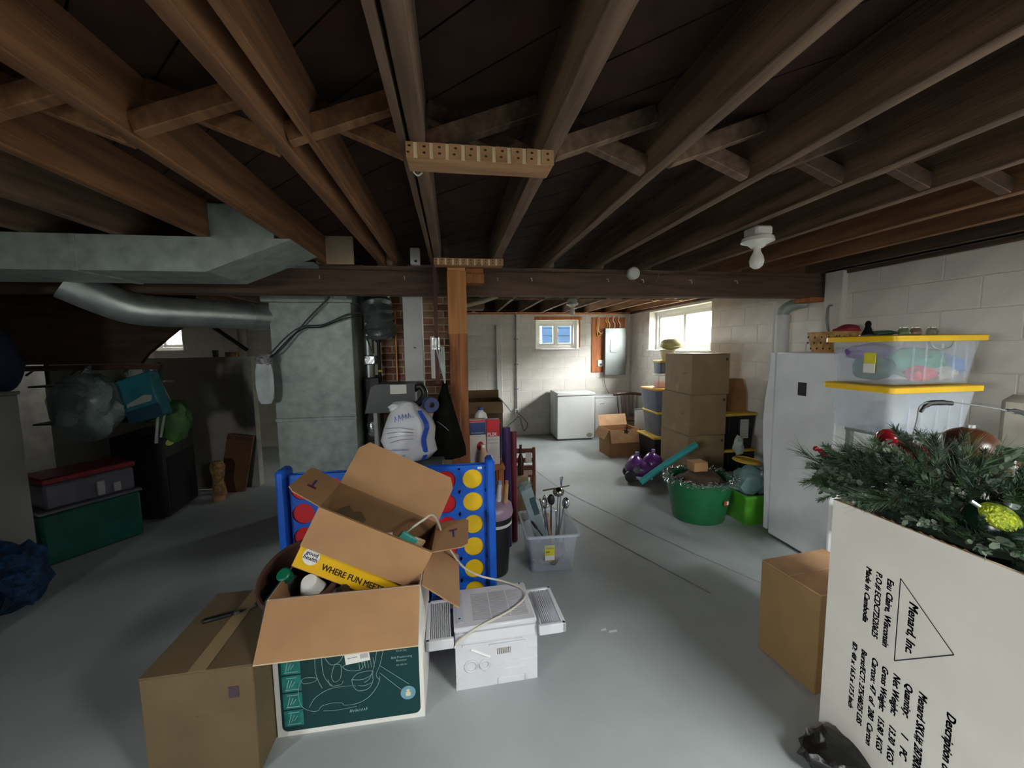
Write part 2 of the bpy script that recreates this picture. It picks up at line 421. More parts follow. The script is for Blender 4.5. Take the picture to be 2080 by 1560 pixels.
# doubled joist and ledger strips seen on the left
for x, m in ((-.415, m_joist3), (-.135, m_joist)):
    MB().box(x-.012, x+.012, -.6, 3.1, JZ+(.02 if x < -.2 else .004), JH, .002).build('joist', m, ce, 0)
def brace(xa, xb, y, up, m):
    za, zb = (JZ+.03, JH-.03) if up else (JH-.03, JZ+.03)
    d = Vector((xb-xa, 0, zb-za)); Ln = d.length; ang = -math.atan2(d.z, d.x)
    o = MB().box(-Ln/2, Ln/2, -.02, .02, -.03, .03, .003).build('brace', m, ce, 0); o.location = ((xa+xb)/2, y, (za+zb)/2); o.rotation_euler = (0, ang, 0)
for k in range(-4, 8):
    xa = -.09+.41*k+.023; xb = xa+.41-.046
    mt = m_joist3 if k < 0 else (m_joist if k < 3 else m_joist2)
    brace(xa, xb, 1.33, True, mt); brace(xa, xb, 1.40, False, mt)
    brace(xa+.05, xb+.05, 5.15, True, m_joist); brace(xa+.05, xb+.05, 5.21, False, m_joist)
# main beam across the room with cleats, nails and wire staples
bm_ = MB(); bm_.box(XL, XR+.05, 3.10, 3.155, 2.025, JZ, .003); bm_.box(XL, XR+.05, 3.16, 3.215, 2.025, JZ, .003)
bo = bm_.build('trim_beam', m_beam, None); struct(bo, 'dark built-up wooden beam across the basement')
nl = MB()
for x in (-2.2, -1.55, -.95, -.35, .35, .62, 1.25, 1.55, 1.98, 2.4): nl.tube([(x, 3.1, 2.16), (x+.004, 3.075, 2.155), (x+.006, 3.07, 2.13)], .004, 5)
nl.build('staple', M('pale_staple', 'c9beac', .6), bo)
mb = MB(); mb.tube(curve_pts([(-2.3,3.09,2.2),(-1.2,3.09,2.205),(-.2,3.09,2.195),(.5,3.09,2.2),(1.2,3.09,2.205),(1.9,3.09,2.2),(2.6,3.09,2.2),(3.2,3.09,2.195)], 5), .004, 5); mb.build('wire', m_joist2, bo)
mb = MB().box(3.12, 3.26, 3.07, 3.25, 1.985, 2.023, .003).build('shim', m_oran, bo)
# posts
po = MB()
po.box(-.026, .042, 2.905, 2.985, 0, 2.2, .004); po.box(.044, .104, 2.905, 2.985, 0, 2.03, .004)
o = struct(po.build('trim_post', m_post), 'brown doubled wooden post carrying the beam')
MB().box(-.03, .106, 2.895, 2.905, 1.72, 2.17, .002).build('splice_plate', m_postl, o)
MB().box(-.028, .1, 2.9, 3.0, 2.17, 2.232, .003).build('cap_block', m_pine, o)
MB().box(.106, .24, 2.93, 3.08, 2.09, 2.16, .003).build('cap_block', m_post, o)
MB().box(.106, .235, 2.95, 3.08, 2.16, 2.2, .003).build('cap_block', m_oran, o)
wc = MB(); wc.box(-.395, -.245, 3.30, 3.42, 0, JZ, .004)
o = struct(wc.build('trim_column', M('white_column_paint', 'c9cbc6', .6, var=.05)), 'white boxed column behind the beam')
MB().box(-.32, -.30, 3.296, 3.3, 1.62, 1.63).build('paint_chip', m_dkgrey, o, 0)
# windows ------------------------------------------------------------------
def window(name, axis, pos, side, op, n, label, fmat=m_vinyl, deep=.15):
    u0, u1, z0, z1 = op; f = .055
    def bx(mb, a, b, c, d, p0, p1, bev=.003):
        if axis == 'x': mb.box(pos+side*p0, pos+side*p1, a, b, c, d, bev)
        else: mb.box(a, b, pos+side*p0, pos+side*p1, c, d, bev)
    mb = MB(); p0, p1 = deep-.03, deep+.05
    bx(mb, u0, u1, z0, z0+f, p0, p1); bx(mb, u0, u1, z1-f, z1, p0, p1); bx(mb, u0, u0+f, z0+f, z1-f, p0, p1); bx(mb, u1-f, u1, z0+f, z1-f, p0, p1)
    o = struct(mb.build(name, fmat), label)
    step = (u1-u0-2*f)/n; s = .05
    for k in range(n):
        a, b = u0+f+k*step, u0+f+(k+1)*step; q0, q1 = p0+.01+.016*(k % 2), p0+.035+.016*(k % 2)
        mb = MB(); bx(mb, a, b, z0+f, z0+f+s, q0, q1); bx(mb, a, b, z1-f-s, z1-f, q0, q1); bx(mb, a, a+s, z0+f+s, z1-f-s, q0, q1); bx(mb, b-s, b, z0+f+s, z1-f-s, q0, q1)
        sa = mb.build('sash', fmat, o)
        mb = MB(); bx(mb, a+s-.005, b-s+.005, z0+f+s-.005, z1-f-s+.005, (q0+q1)/2-.002, (q0+q1)/2+.002, 0); mb.build('pane', m_glass, sa, 0)
    return o
wr = window('window_1', 'x', XR, 1, WIN_R, 2, 'wide white two-pane window glowing in the right wall')
MB().box(XR-.03, XR+.12, WIN_R[0]-.02, WIN_R[1]+.02, WIN_R[2]-.02, WIN_R[2]+.004, .006).build('window_sill', m_vinyl, wr)
wf = window('window_2', 'y', YF, 1, WIN_F, 2, 'small white sliding window in the far wall')
MB().box(WIN_F[0]-.03, WIN_F[1]+.03, YF-.02, YF+.12, WIN_F[2]-.03, WIN_F[2]+.004, .006).build('window_sill', m_wpaint, wf)
mb = MB(); mb.box(WIN_F[0]-.03, WIN_F[1]+.06, YF-.012, YF+.0, 2.1, 2.16, .003); mb.box(WIN_F[1], WIN_F[1]+.03, YF-.012, YF, 1.6, 2.12, .003)
mb.build('window_trim', m_oran, wf)
window('window_3', 'y', YF, 1, WIN_L, 2, 'bright basement window at the left end of the far wall')
window('window_4', 'x', XS, -1, WIN_S, 2, 'window in the side wall behind the camera', deep=.06)
window('window_6', 'y', YB, -1, WIN_B, 1, 'small window in the wall behind the camera')
hb = MB(); x0, x1, y0, y1 = HATCH
hb.box(x0-.04, x0, y0-.04, y1+.04, 2.40, 2.70); hb.box(x1, x1+.04, y0-.04, y1+.04, 2.40, 2.70); hb.box(x0, x1, y0-.04, y0, 2.40, 2.70); hb.box(x0, x1, y1, y1+.04, 2.40, 2.70)
hb = struct(hb.build('window_5', m_wpaint, None, 0), 'glazed hatch over the cellar steps behind the camera')
MB().box(x0, x1, y0, y1, 2.66, 2.664).build('pane', m_glass, hb, 0)
# outside: neighbour's blue siding beyond the far window
ns = MB(); ns.box(2.35, 3.2, 10.2, 10.3, -.2, 4.4)
o = struct(ns.build('exterior_siding', m_blue_sid, None, 0), 'blue house siding outside the far window')
for k in range(22): MB().box(2.35, 3.2, 10.16, 10.2, k*.2-.1, k*.2+.09, .01).build('siding_board', m_blue_sid, o, 0)
# pipe chase and conduit on the far wall
t = thing('pipe_chase', 'narrow white boxed chase on the far wall beside the conduit', 'chase', (.81, 6.99, .3))
MB().box(-.05, .05, -.035, 0, 0, 1.70, .006).build('front_board', m_wpaint, t); MB().box(-.055, .055, -.04, 0, 1.70, 1.715, .003).build('cap', m_wpaint, t)
t = thing('electrical_conduit', 'thin grey conduit running down the far wall to an outlet', 'conduit', (1.117, 6.975, .5))
MB().cyl((0,0,0), (0,0,1.73), .013).build('pipe', m_grey, t)
for z in (.35, .8, 1.25): MB().box(-.04, .04, .0, .02, z, z+.02, .003).build('strap', m_grey, t)
ob = MB().box(-.035, .035, -.03, .02, -.11, 0, .005).build('outlet_box', m_wpaint, t); MB().box(-.02, .02, -.034, -.03, -.09, -.02, .002).build('socket', m_grey, ob)
tag(MB().tube(curve_pts([(1.13,6.94,.42),(1.2,6.9,.36),(1.3,6.9,.22),(1.24,6.9,.1),(1.2,6.9,.2),(1.15,6.9,.36),(1.06,6.9,.30),(.9,6.9,.16),(.85,6.9,.006)], 8), .007, 6).build('power_cord', m_dkgrey), 'dark cord looping from the outlet on the far wall', 'cord')
# electrical panel
t = thing('breaker_box', 'grey steel breaker panel on an orange plywood board', 'breaker panel', (2.96, 6.995, 1.08))
MB().box(-.2, .2, -.12, -.02, 0, .86, .004).build('cabinet', m_steelp, t)
d = MB().box(-.11, .07, -.127, -.12, .42, .66, .003).build('door', m_steelp, t); MB().box(-.095, -.08, -.132, -.127, .44, .46, .001).build('latch', m_grey, d)
mb = MB(); mb.box(-.42, .22, -.02, -.002, .05, 1.06, .003); mb.build('backboard', m_oran, t)
for k, (x, c) in enumerate(((-.14, 'e0a93a'), (-.1, 'e6e0cf'), (-.05, 'b5522e'), (0, 'e8e4d8'), (.05, 'c8632e'), (.1, 'dcd6c4'))):
    MB().tube(curve_pts([(x,-.06,.86),(x+.01,-.05,.94),(x-.03,-.06,1.0),(x-.02,-.08,1.08)], 5), .009, 6).build('cable', M('cable_%d' % k, c, .5), t)
MB().tube(curve_pts([(-.3,-.03,1.08),(-.33,-.04,.98),(-.33,-.04,.8),(-.3,-.04,.72),(-.22,-.06,.8)], 6), .008, 6).build('cable', M('cable_yellow', 'e6b24a', .5), t)
MB().tube(curve_pts([(-.29,-.03,1.08),(-.3,-.04,.95),(-.31,-.05,.82),(-.25,-.05,.76)], 6), .007, 6).build('cable', M('cable_white', 'e8e4d8', .5), t)
o = MB().box(-.31, -.2, -.04, -.02, .16, .28, .004).build('outlet', m_vinyl, t); MB().box(-.275, -.235, -.05, -.04, .175, .215, .003).build('plug', m_black, o)
MB().tube(curve_pts([(-.19,-.03,0),(-.16,-.03,-.2),(-.08,-.03,-.36)], 6), .006, 6).build('cord', m_grey, t)
# light fixtures
def bulb_light(loc, label):
    t = thing('bulb_light', label, 'light fixture', loc, group='bare bulb ceiling lights')
    MB().box(-.05, .05, -.05, .05, -.05, 0, .01).build('junction_box', m_wpaint, t)
    MB().lathe([(.03,-.05),(.075,-.055),(.08,-.075),(.045,-.09),(.03,-.105),(.03,-.05)][:5], seg=24).build('lamp_holder', M('white_porcelain', 'e9e7e0', .25), t)
    MB().lathe([(.016,-.10),(.018,-.125),(.03,-.15),(.036,-.175),(.03,-.2),(.015,-.213),(.002,-.216)], seg=24).build('bulb', M('frosted_bulb', 'eceae2', .3), t)
    return t
bulb_light((1.62, 1.93, JZ), 'bare unlit bulb in a white porcelain holder near the fridge')
t = bulb_light((1.55, 5.0, JZ), 'bare bulb in a white holder in front of the far window')
tag(MB().box(-1.5, 3.1, 4.99, 5.01, JZ-.012, JZ, .002).build('wire_strip', m_joist3), 'thin wooden strip carrying wire under the far joists', 'wood strip')
tag(MB().tube([(.10, 4.7, 2.10), (.36, 4.65, 2.16), (.52, 4.6, 2.215)], .028, 10).build('insulated_pipe', M('pale_insulation', 'b8b09a', .8)), 'pale wrapped pipe under the far joists right of the post', 'pipe')
tag(MB().box(.10, .40, 4.95, 5.25, 2.10, 2.233, .005).build('wood_blocking', m_joist), 'brown wood block under the far joists right of the post', 'wood block')
t = thing('junction_box', 'round white junction box on the dark beam with loose wire', 'junction box', (1.47, 3.1, 2.205))
MB().tube([(0,0,0),(0,-.035,0),(0,-.045,0)], [.05,.05,.04], 20).build('cover', m_wpaint, t)
MB().tube(curve_pts([(.0,-.02,-.05),(.06,-.03,-.09),(.14,-.03,-.10),(.2,-.03,-.06),(.22,-.03,0)], 6), .004, 5).build('wire', m_joist, t)
t = thing('wall_switch_box', 'small white electrical box between joists beside the post', 'electrical box', (-.26, 3.05, 2.235))
MB().box(-.035, .035, -.03, .03, 0, .12, .005).build('box', m_wpaint, t); MB().box(-.005, .015, -.034, -.03, .015, .03, .001).build('label_mark', m_ink, t, 0)
tag(MB().box(-.96, -.70, 3.06, 3.085, JZ+.002, 2.44, .004).build('blocking_board', M('pale_board', 'b9a58a', .8, var=.1)), 'pale wooden board filling the joist bay above the beam', 'board')
# wooden rod racks under the joists
def rack(name, label, loc, Ln, nslot):
    t = thing(name, label, 'rod rack', loc, group='slotted wooden rod racks')
    mb = MB(); pitch = Ln/(nslot+.6)
    mb.box(-Ln/2, Ln/2, 0, .095, -.045, 0, .003)
    bar = mb.build('bar', m_rackw, t)
    for k in range(nslot+1):
        x0 = -Ln/2 + (0 if k == 0 else (k-.4)*pitch+.006); x1 = Ln/2 if k == nslot else -Ln/2+(k+.6)*pitch-.006
        o = MB().box(x0, x1, -.006, 0, -.045, 0, .001).build('slot_tooth', m_rackw, t, 0)
        h_ = MB()
        for z in (-.013, -.031):
            xc = (x0+x1)/2+random.uniform(-.004, .004); h_.add([(xc+.005*math.cos(a*math.pi/4), -.0064, z+.0035*math.sin(a*math.pi/4)) for a in range(8)], [tuple(range(8))])
        h_.build('peg_hole', M('dark_hole', '2a1a12', .9), o, 0)
    w_ = MB()
    for k in range(nslot):
        xs = -Ln/2+(k+.6)*pitch; w_.box(xs-.006, xs+.006, -.003, .0, -.0448, -.0005)
    w_.build('pale_slot', M('raw_pine', 'e2cba8', .8), t, 0)
    return t
rack('rod_rack', 'slotted wooden rod rack screwed under the joists near the camera', (.103, 1.265, JZ), .455, 9)
rack('rod_rack', 'slotted wooden rod rack at the top of the brown post', (.125, 2.798, JZ), .48, 9)
tag(MB().tube(curve_pts([(-.115,1.37,2.235),(-.115,1.37,2.2),(-.1,1.375,2.185),(-.085,1.375,2.195)], 5), .003, 6).build('cup_hook', m_wpaint), 'small white cup hook below the near rod rack', 'hook')
# ================================================================== BOXES AND THINGS IN FRONT
def wallbox(mb, w, d, h, t=.006, bottom=True):
    """open carton: four walls and a bottom; origin at the centre of the base"""
    x, y = w/2, d/2
    mb.box(-x, x, -y, -y+t, 0, h); mb.box(-x, x, y-t, y, 0, h); mb.box(-x, -x+t, -y+t, y-t, 0, h); mb.box(x-t, x, -y+t, y-t, 0, h)
    if bottom: mb.box(-x+t, x-t, -y+t, y-t, 0, t)
    return mb
def flap(side, w, d, h, ln, ang, mats, parent, t=.006, cut=0., bend=0.):
    """flap hinged on the top edge of a side; ang 0 = standing up, 90 = folded out level, 180 = hanging down outside"""
    x, y = w/2, d/2; a = math.radians(ang)
    Lw = w if side in ('front', 'back') else d
    mb = MB(); poly = [(-Lw/2, 0), (Lw/2, 0), (Lw/2-cut, ln), (-Lw/2+cut, ln)]
    if cut: poly = [(-Lw/2, 0), (Lw/2, 0), (Lw/2, ln-cut*1.3), (Lw/2-cut, ln), (-Lw/2+cut, ln), (-Lw/2, ln-cut*1.3)]
    mb.prism(poly, 0, -t, 'y')      # local: x along hinge, z up, thickness inwards(-y)->outer
    o = mb.build('flap', mats, parent, 0)
    loc, rz = {'front': ((0, -y, h), 0), 'back': ((0, y, h), math.pi), 'left': ((-x, 0, h), -R90), 'right': ((x, 0, h), R90)}[side]
    if ang > 90:
        q = Matrix.Rotation(rz, 3, 'Z') @ Vector((0, -(t+.004), 0)); loc = tuple(Vector(loc)+q)
    o.location = loc; o.rotation_euler = (a, 0, rz)
    return o
# ---- teal printed carton with the brown flap folded over its front
TW, TD, TH = .602, .44, .612
t = thing('car_seat_carton', 'open teal printed carton with a brown flap folded over its front', 'cardboard box', (-.469, 1.63+TD/2, 0))
wallbox(MB(), TW, TD, TH).build('body', m_cardi, t, 0)
mb = MB(); mb.box(-TW/2-.001, TW/2+.001, -TD/2-.002, -TD/2-.0005, 0, TH); mb.box(-TW/2-.002, -TW/2-.0005, -TD/2, TD/2, 0, TH); mb.box(TW/2+.0005, TW/2+.002, -TD/2, TD/2, 0, TH)
mb.build('white_liner', m_wht, t, 0)
def rrect(x0, x1, z0, z1, r, n=5):
    pts = []
    for cx, cz, a0 in ((x1-r, z1-r, 0), (x0+r, z1-r, 90), (x0+r, z0+r, 180), (x1-r, z0+r, 270)):
        pts += [(cx+r*math.cos(math.radians(a0+90*i/n)), cz+r*math.sin(math.radians(a0+90*i/n))) for i in range(n+1)]
    return pts
mb = MB(); mb.prism(rrect(-TW/2+.02, TW/2-.016, .022, TH-.01, .025), -TD/2-.003, -TD/2-.002, 'y')
pr = mb.build('printed_panel', m_teal, t, 0)
mb = MB(); yf = -TD/2-.0036
for k in range(4): mb.box(-TW/2+.03, -TW/2+.105, yf, yf+.0004, .045+.078*k, .045+.078*k+.07)
mb.build('icon_tile', m_tealp, pr, 0)
mb = MB(); yl = -TD/2-.0045
for k in range(4):
    zc = .045+.078*k+.035; xc = -TW/2+.0675
    for q in range(3): line2d(mb, [(xc-.02+q*.01, zc-.02+.004*q), (xc-.01+q*.012, zc+.018-.005*q)], .0025, yl)
    line2d(mb, [(xc-.025, zc-.026), (xc+.025, zc-.026)], .003, yl); line2d(mb, [(xc-.018, zc+.026), (xc+.02, zc+.026)], .003, yl)
cx = -.03
seat = [[(-.10,.41),(-.108,.30),(-.10,.24),(-.085,.20)], [(-.075,.41),(-.08,.3),(-.07,.24),(-.04,.20)], [(.155,.41),(.135,.3),(.11,.22),(.085,.20)], [(.185,.41),(.155,.28),(.135,.23),(.15,.2)],
        [(-.165,.245),(-.18,.2),(-.17,.13),(-.13,.10),(-.105,.10)], [(-.165,.245),(-.15,.255),(-.11,.25),(-.105,.24),(-.12,.232),(-.155,.23),(-.165,.245)],
        [(-.105,.10),(-.09,.118),(-.05,.125),(-.01,.12),(.0,.108),(.05,.108),(.1,.13),(.14,.18),(.15,.22)], [(-.14,.12),(-.115,.16),(-.06,.19),(.0,.195),(.05,.19)],
        [(.035,.22),(.06,.245),(.115,.25),(.12,.235),(.08,.215),(.035,.22)], [(.035,.22),(.04,.19),(.06,.165),(.10,.17),(.12,.2),(.12,.235)], [(-.07,.34),(-.045,.30),(-.01,.31),(.02,.36)],
        [(-.03,.30),(-.045,.25),(-.035,.22),(-.01,.235),(-.005,.29),(-.03,.30)], [(.0,.285),(.04,.30),(.09,.29),(.07,.26),(.02,.265),(.0,.285)], [(-.06,.235),(-.05,.205),(-.01,.205),(.0,.22)],
        [(-.085,.095),(-.02,.09),(.05,.095)], [(.06,.19),(.085,.185),(.115,.195)], [(.15,.27),(.27,.165)], [(.15,.235),(.235,.145)]]
for p in seat: line2d(mb, [(q.x+cx, q.y) for q in curve_pts([(a, b, 0) for a, b in p], 4)], .0016, yl)
for k in range(6): line2d(mb, [(.065+cx+.012*k, .31), (.07+cx+.012*k, .265)], .0015, yl)
mb.build('line_drawing', m_line, pr, 0)
mb = MB(); mb.add([(.235+.032*math.cos(a*math.pi/12), yf-.0003, .125+.032*math.sin(a*math.pi/12)) for a in range(24)], [tuple(range(24))]); bd = mb.build('round_badge', M('badge_blue', '6f9bab', .6), pr, 0)
mb = MB(); mb.add([(.235+.007*math.cos(a*math.pi/6), yf-.0008, .135+.007*math.sin(a*math.pi/6)) for a in range(12)], [tuple(range(12))]); mb.box(.225, .245, yf-.001, yf-.0006, .11, .128); mb.build('badge_figure', M('badge_cream', 'd8cfa8', .6), bd, 0)
mb = MB()
for z, s_, tx in ((.40,.018,'Rear-Facing'),(.378,.012,'5-40 lbs'),(.343,.016,'Forward-Facing'),(.322,.012,'22-65 lbs'),(.292,.014,'Belt Positioning'),(.277,.014,'Booster'),(.257,.011,'40-100 lbs')):
    text(mb, tx, s_, Matrix.Translation((.213, yl, z)) @ FRONT, align='CENTER')
scribble(mb, -.01, .07, .07, .016, yl, 3)
mb.build('lettering', m_line, pr, 0)
mb = MB(); mb.T = T(.03, yf-.0012, .34, 0, -.10, 0); mb.box(-.05, .05, 0, .0004, -.045, .075); la = mb.build('shipping_label', m_wht, pr, 0)
mb = MB(); mb.T = T(.03, yf-.002, .34, 0, -.10, 0)
for z in (.055, .045, .03, .0, -.02): mb.box(-.04, .04 if z > .02 else .0, 0, .0003, z, z+.004)
for k in range(8): mb.box(.012+.004*k, .014+.004*k, 0, .0003, -.03, -.01)
mb.build('label_print', M('grey_print', '9a9a98', .7), la, 0)
fo = flap('front', TW, TD, TH, .215, 140, [m_card], t); fo.location.z += .003
mb = MB(); mb.box(-TW/2, TW/2, -.0062, .0002, .213, .2165); mb.build('cut_edge', m_edge, fo, 0)
mb = MB()
for x in (-.10, -.05, .13, .2): mb.box(x, x+.003, -.0068, -.006, .005, .21)
mb.build('crease', m_cardi, fo, 0)
flap('left', TW, TD, TH, .14, 166, [m_teal], t); 
flap('right', TW, TD, TH, .20, 128, [m_card], t)
# ---- tan carton on the floor beside it, shade put into its colour
t = thing('tan_carton', 'closed tan carton with shade in its colour on the floor beside the teal carton', 'cardboard box', (-.966, 1.735, 0), (0, 0, .02))
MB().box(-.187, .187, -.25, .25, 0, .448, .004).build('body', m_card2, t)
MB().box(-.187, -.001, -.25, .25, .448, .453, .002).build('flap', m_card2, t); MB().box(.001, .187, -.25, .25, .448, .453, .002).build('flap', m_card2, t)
MB().box(-.03, .03, -.251, .251, .4535, .4545).build('tape', m_tape, t, 0)
MB().box(.10, .135, -.2515, -.25, .33, .375).build('stamp', M('purple_ink', '4c3a45', .8), t, 0)
mb = MB(); scribble(mb, -.02, .27, .14, .016, -.2512, 4); mb.build('faint_print', M('faint_ink', '7d6a49', .9), t, 0)
k_ = thing('utility_knife', 'black utility knife lying on the tan carton', 'knife', (-1.04, 1.78, .4545), (0, 0, .35))
MB().box(-.06, .05, -.012, .012, 0, .016, .005).build('handle', m_black, k_); MB().box(.05, .075, -.008, .008, .004, .012, .002).build('slider', m_dkgrey, k_)
k_ = thing('screwdriver', 'blue-handled screwdriver lying on the tan carton', 'screwdriver', (-.905, 1.86, .4645), (0, 0, .95))
MB().tube([(-.03,0,0),(.0,0,0),(.06,0,0),(.09,0,0)], [.006,.0095,.0095,.006], 10).build('handle', M('navy_plastic', '2e4a78', .4), k_)
MB().cyl((-.10,0,0), (-.03,0,0), .003, seg=8).build('shaft', m_galv, k_)
# ---- brown tub of bottles standing inside the teal carton
t = thing('laundry_tub', 'round brown plastic tub of bottles tipped into the teal carton', 'tub', (-.685, 2.005, .27), (.46, -.10, 0))
pf = [(.125,0),(.13,.01),(.175,.35),(.19,.355),(.19,.37),(.168,.37),(.162,.34),(.12,.02),(.01,.02)]
MB().lathe(pf, seg=36).build('wall', M('brown_plastic', '51362e', .45, var=.1), t)
MB().tube([(.18*math.cos(a), .18*math.sin(a), .365) for a in [i*math.pi/18 for i in range(37)]], .012, 8, False).build('rim', M('brown_plastic', '51362e', .45), t)
tag(MB().blob((-.70, 1.95, .42), (.10, .09, .08), 3, .1).build('grey_rag', M('grey_rag', '5c5550', .9, bump=.3)), 'crumpled grey rag inside the brown tub', 'rag')
tag(MB().blob((-.60, 1.93, .13), (.14, .11, .13), 5, .12, 2, 3, .012).build('padding_bundle', M('grey_padding', '57524c', .9)), 'grey padding bundle under the tub inside the teal carton', 'bundle')
def bottle(name, label, loc, rot, prof, mats, caps):
    t = thing(name, label, 'bottle', loc, rot)
    MB().lathe(prof, seg=20).build('body', mats, t); MB().lathe(caps[0], seg=20).build('cap', caps[1], t)
    return t
bottle('cleaner_bottle', 'white plastic bottle with a wide white cap inside the brown tub', (-.655, 1.855, .44), (.62, .05, 0), [(.03,0),(.034,.01),(.034,.09),(.026,.12),(.02,.13)], m_vinyl, ([(.034,.12),(.055,.12),(.034,.215),(.03,.22),(.002,.22)], M('white_gloss_cap', 'f2f2f0', .2)))
bottle('dark_bottle', 'dark bottle with a green cap inside the brown tub', (-.755, 1.885, .485), (.60, -.12, 0), [(.03,0),(.036,.01),(.036,.09),(.02,.13),(.014,.14)], m_dkgrey, ([(.028,.14),(.03,.142),(.03,.175),(.024,.18),(.002,.18)], M('green_cap', '0f6a4c', .35)))
t = bottle('carpet_spray', 'dark can with a purple and white floral label inside the brown tub', (-.615, 1.80, .44), (.40, .75, 0), [(.033,0),(.035,.01),(.035,.135),(.028,.15),(.01,.155)], M('floral_can', '57496a', .4, var=.5, scale=30, col2='b9ab9d'), ([(.026,.15),(.026,.18),(.02,.19),(.002,.19)], m_black))
mb = MB(); text(mb, 'Carpet', .028, Matrix.Translation((-.03, -.0362, .06)) @ FRONT, bold=.001); mb.build('lettering', m_ink, t, 0)
# ---- snack carton tipped on top
SW, SD, SH = .53, .27, .30
t = thing('snack_carton', 'open brown snack carton with yellow printed strip tipped over the teal carton', 'cardboard box', (-.482, 1.745+SD/2, .565), (.04, .475, -.03))
sb = t
wallbox(MB(), SW, SD, SH, .005).build('body', m_cardi, t, 0)
mb = MB(); mb.box(-SW/2, SW/2, -SD/2-.001, -SD/2-.0002, 0, SH); mb.box(SW/2+.0002, SW/2+.001, -SD/2, SD/2, 0, SH); mb.build('outer_face', m_card, t, 0)
mb = MB(); mb.box(-SW/2+.002, SW/2-.002, -SD/2-.002, -SD/2-.001, .004, .14); pr = mb.build('yellow_print', m_yel, t, 0)
mb = MB(); mb.add([(-.205+.036*math.cos(a*math.pi/14), -SD/2-.0024, .075+.042*math.sin(a*math.pi/14)) for a in range(28)], [tuple(range(28))]); lg = mb.build('round_logo', m_wht, pr, 0)
mb = MB(); text(mb, 'good', .026, Matrix.Translation((-.205, -SD/2-.003, .08)) @ FRONT, align='CENTER', bold=.0006, shear=.1); text(mb, 'health', .026, Matrix.Translation((-.205, -SD/2-.003, .057)) @ FRONT, align='CENTER', bold=.0006, shear=.1)
mb.build('logo_lettering', m_ink, lg, 0)
mb = MB(); text(mb, 'WHERE FUN MEETS', .042, Matrix.Translation((-.145, -SD/2-.0028, .035)) @ FRONT, bold=.0011, sx=.78); mb.build('lettering', m_inkb, pr, 0)
f1 = flap('front', SW, SD, SH, .185, 176, [m_card], t, .005); 
f2 = flap('back', SW, SD, SH, .235, 24, [m_card], t, .005, cut=.035)
f3 = flap('left', SW, SD, SH, .155, 82, [m_card], t, .005, cut=.02)
f4 = flap('right', SW, SD, SH, .16, 56, [m_card], t, .005, cut=.02)
def arrowmark(par, y, flip=1):
    mb = MB(); line2d(mb, [(-.035, .09), (.03, .085)], .009, y); mb.build('printed_arrow', M('blue_ink', '2b3a86', .7), par, 0)
    mb = MB(); line2d(mb, [(.03, .07), (.034, .1)], .018, y); mb.build('printed_arrow_head', M('red_blue_ink', '6a2a4a', .7), par, 0)
arrowmark(f3, .001); arrowmark(f4, .001)
def inside(name, label, cat, mb, mats, loc, rot):
    o = mb.build(name, mats); o.parent = None; o.matrix_world = Matrix.Translation(Vector((-.482, 1.745+SD/2, .565))) @ T(0,0,0,.04,.475,-.03) @ T(*loc, *rot); tag(o, label, cat); return o
inside('teal_packet', 'teal and pink snack packet standing inside the snack carton', 'packet', MB().box(-.045, .045, -.01, .01, -.10, .10, .004), M('teal_packet_print', '4fb3a8', .4, var=.1), (.13, -.02, .17), (0, .25, .2))
inside('pink_packet', 'pale pink packet standing inside the snack carton', 'packet', MB().box(-.04, .04, -.006, .006, -.09, .09, .003), M('pale_pink_print', 'd9c3bd', .5), (.075, -.06, .175), (0, -.5, .1))
inside('orange_packet', 'orange and white packet at the end of the snack carton', 'packet', MB().box(-.03, .03, -.008, .008, -.1, .1, .003), M('orange_print', 'd9a24a', .5, var=.5, scale=25, col2='e8dcc8'), (.195, 0, .16), (0, .1, .2))
inside('torn_cardboard', 'torn brown cardboard scrap inside the snack carton', 'cardboard scrap', MB().prism([(-.07,-.03),(.06,-.03),(.07,.02),(.03,.05),(.0,.03),(-.03,.055),(-.06,.02)], -.003, .003), m_card2, (-.14, .02, .22), (.2, .1, .1))
# ---- window air conditioner lying face up
t = thing('window_air_conditioner', 'white window air conditioner lying face up on the floor', 'air conditioner', (.165, 1.90, 0), (0, 0, .03))
aw, ad = .197, .155
mb = MB(); mb.prism([(-ad-.005, 0), (ad, 0), (ad, .27), (-ad+.01, .27), (-ad-.005, .235)], -aw, aw, 'x'); mb.build('case', M('white_abs', 'd6d7dc', .4, var=.03), t, 20)
wa = MATS['white_abs']
rl = MB()
rl.box(-aw+.03, -aw+.32, -ad-.012, -ad-.004, .215, .228, .003); rl.box(-.04, .14, -ad-.012, -ad-.004, .205, .212, .002)
rl.box(-.06, aw-.06, -ad-.010, -ad-.004, .075, .081, .002); rl.box(.03, aw, -ad-.010, -ad-.004, .110, .116, .002)
for (x0, x1, z0, z1) in ((-.0, .14, .028, .034), (-.0, .006, .0, .034), (.134, .14, .0, .034), (-aw, -aw+.03, .03, .036), (-aw, -aw+.03, .07, .076), (aw-.05, aw, .17, .176)): rl.box(x0, x1, -ad-.010, -ad-.004, z0, z1, .002)
rl.build('moulded_rib', wa, t)
mb = MB(); mb.tube([(-.125, -ad-.008, .20), (-.035, -ad-.008, .15)], .006, 8); mb.build('pipe', m_vinyl, t)
mb = MB()
for r_, x, z in ((.028, -.125, .115), (.022, -.06, .115)): mb.tube([(x+r_*math.cos(a), -ad-.008, z+r_*math.sin(a)) for a in [i*math.pi/8 for i in range(17)]], .005, 6, False)
mb.build('moulded_ring', wa, t)
mb = MB(); mb.box(.0, .065, -ad-.006, -ad-.004, .155, .185, .002); cv = mb.build('drain_vent', M('brown_vent', '8d7e6c', .7), t)
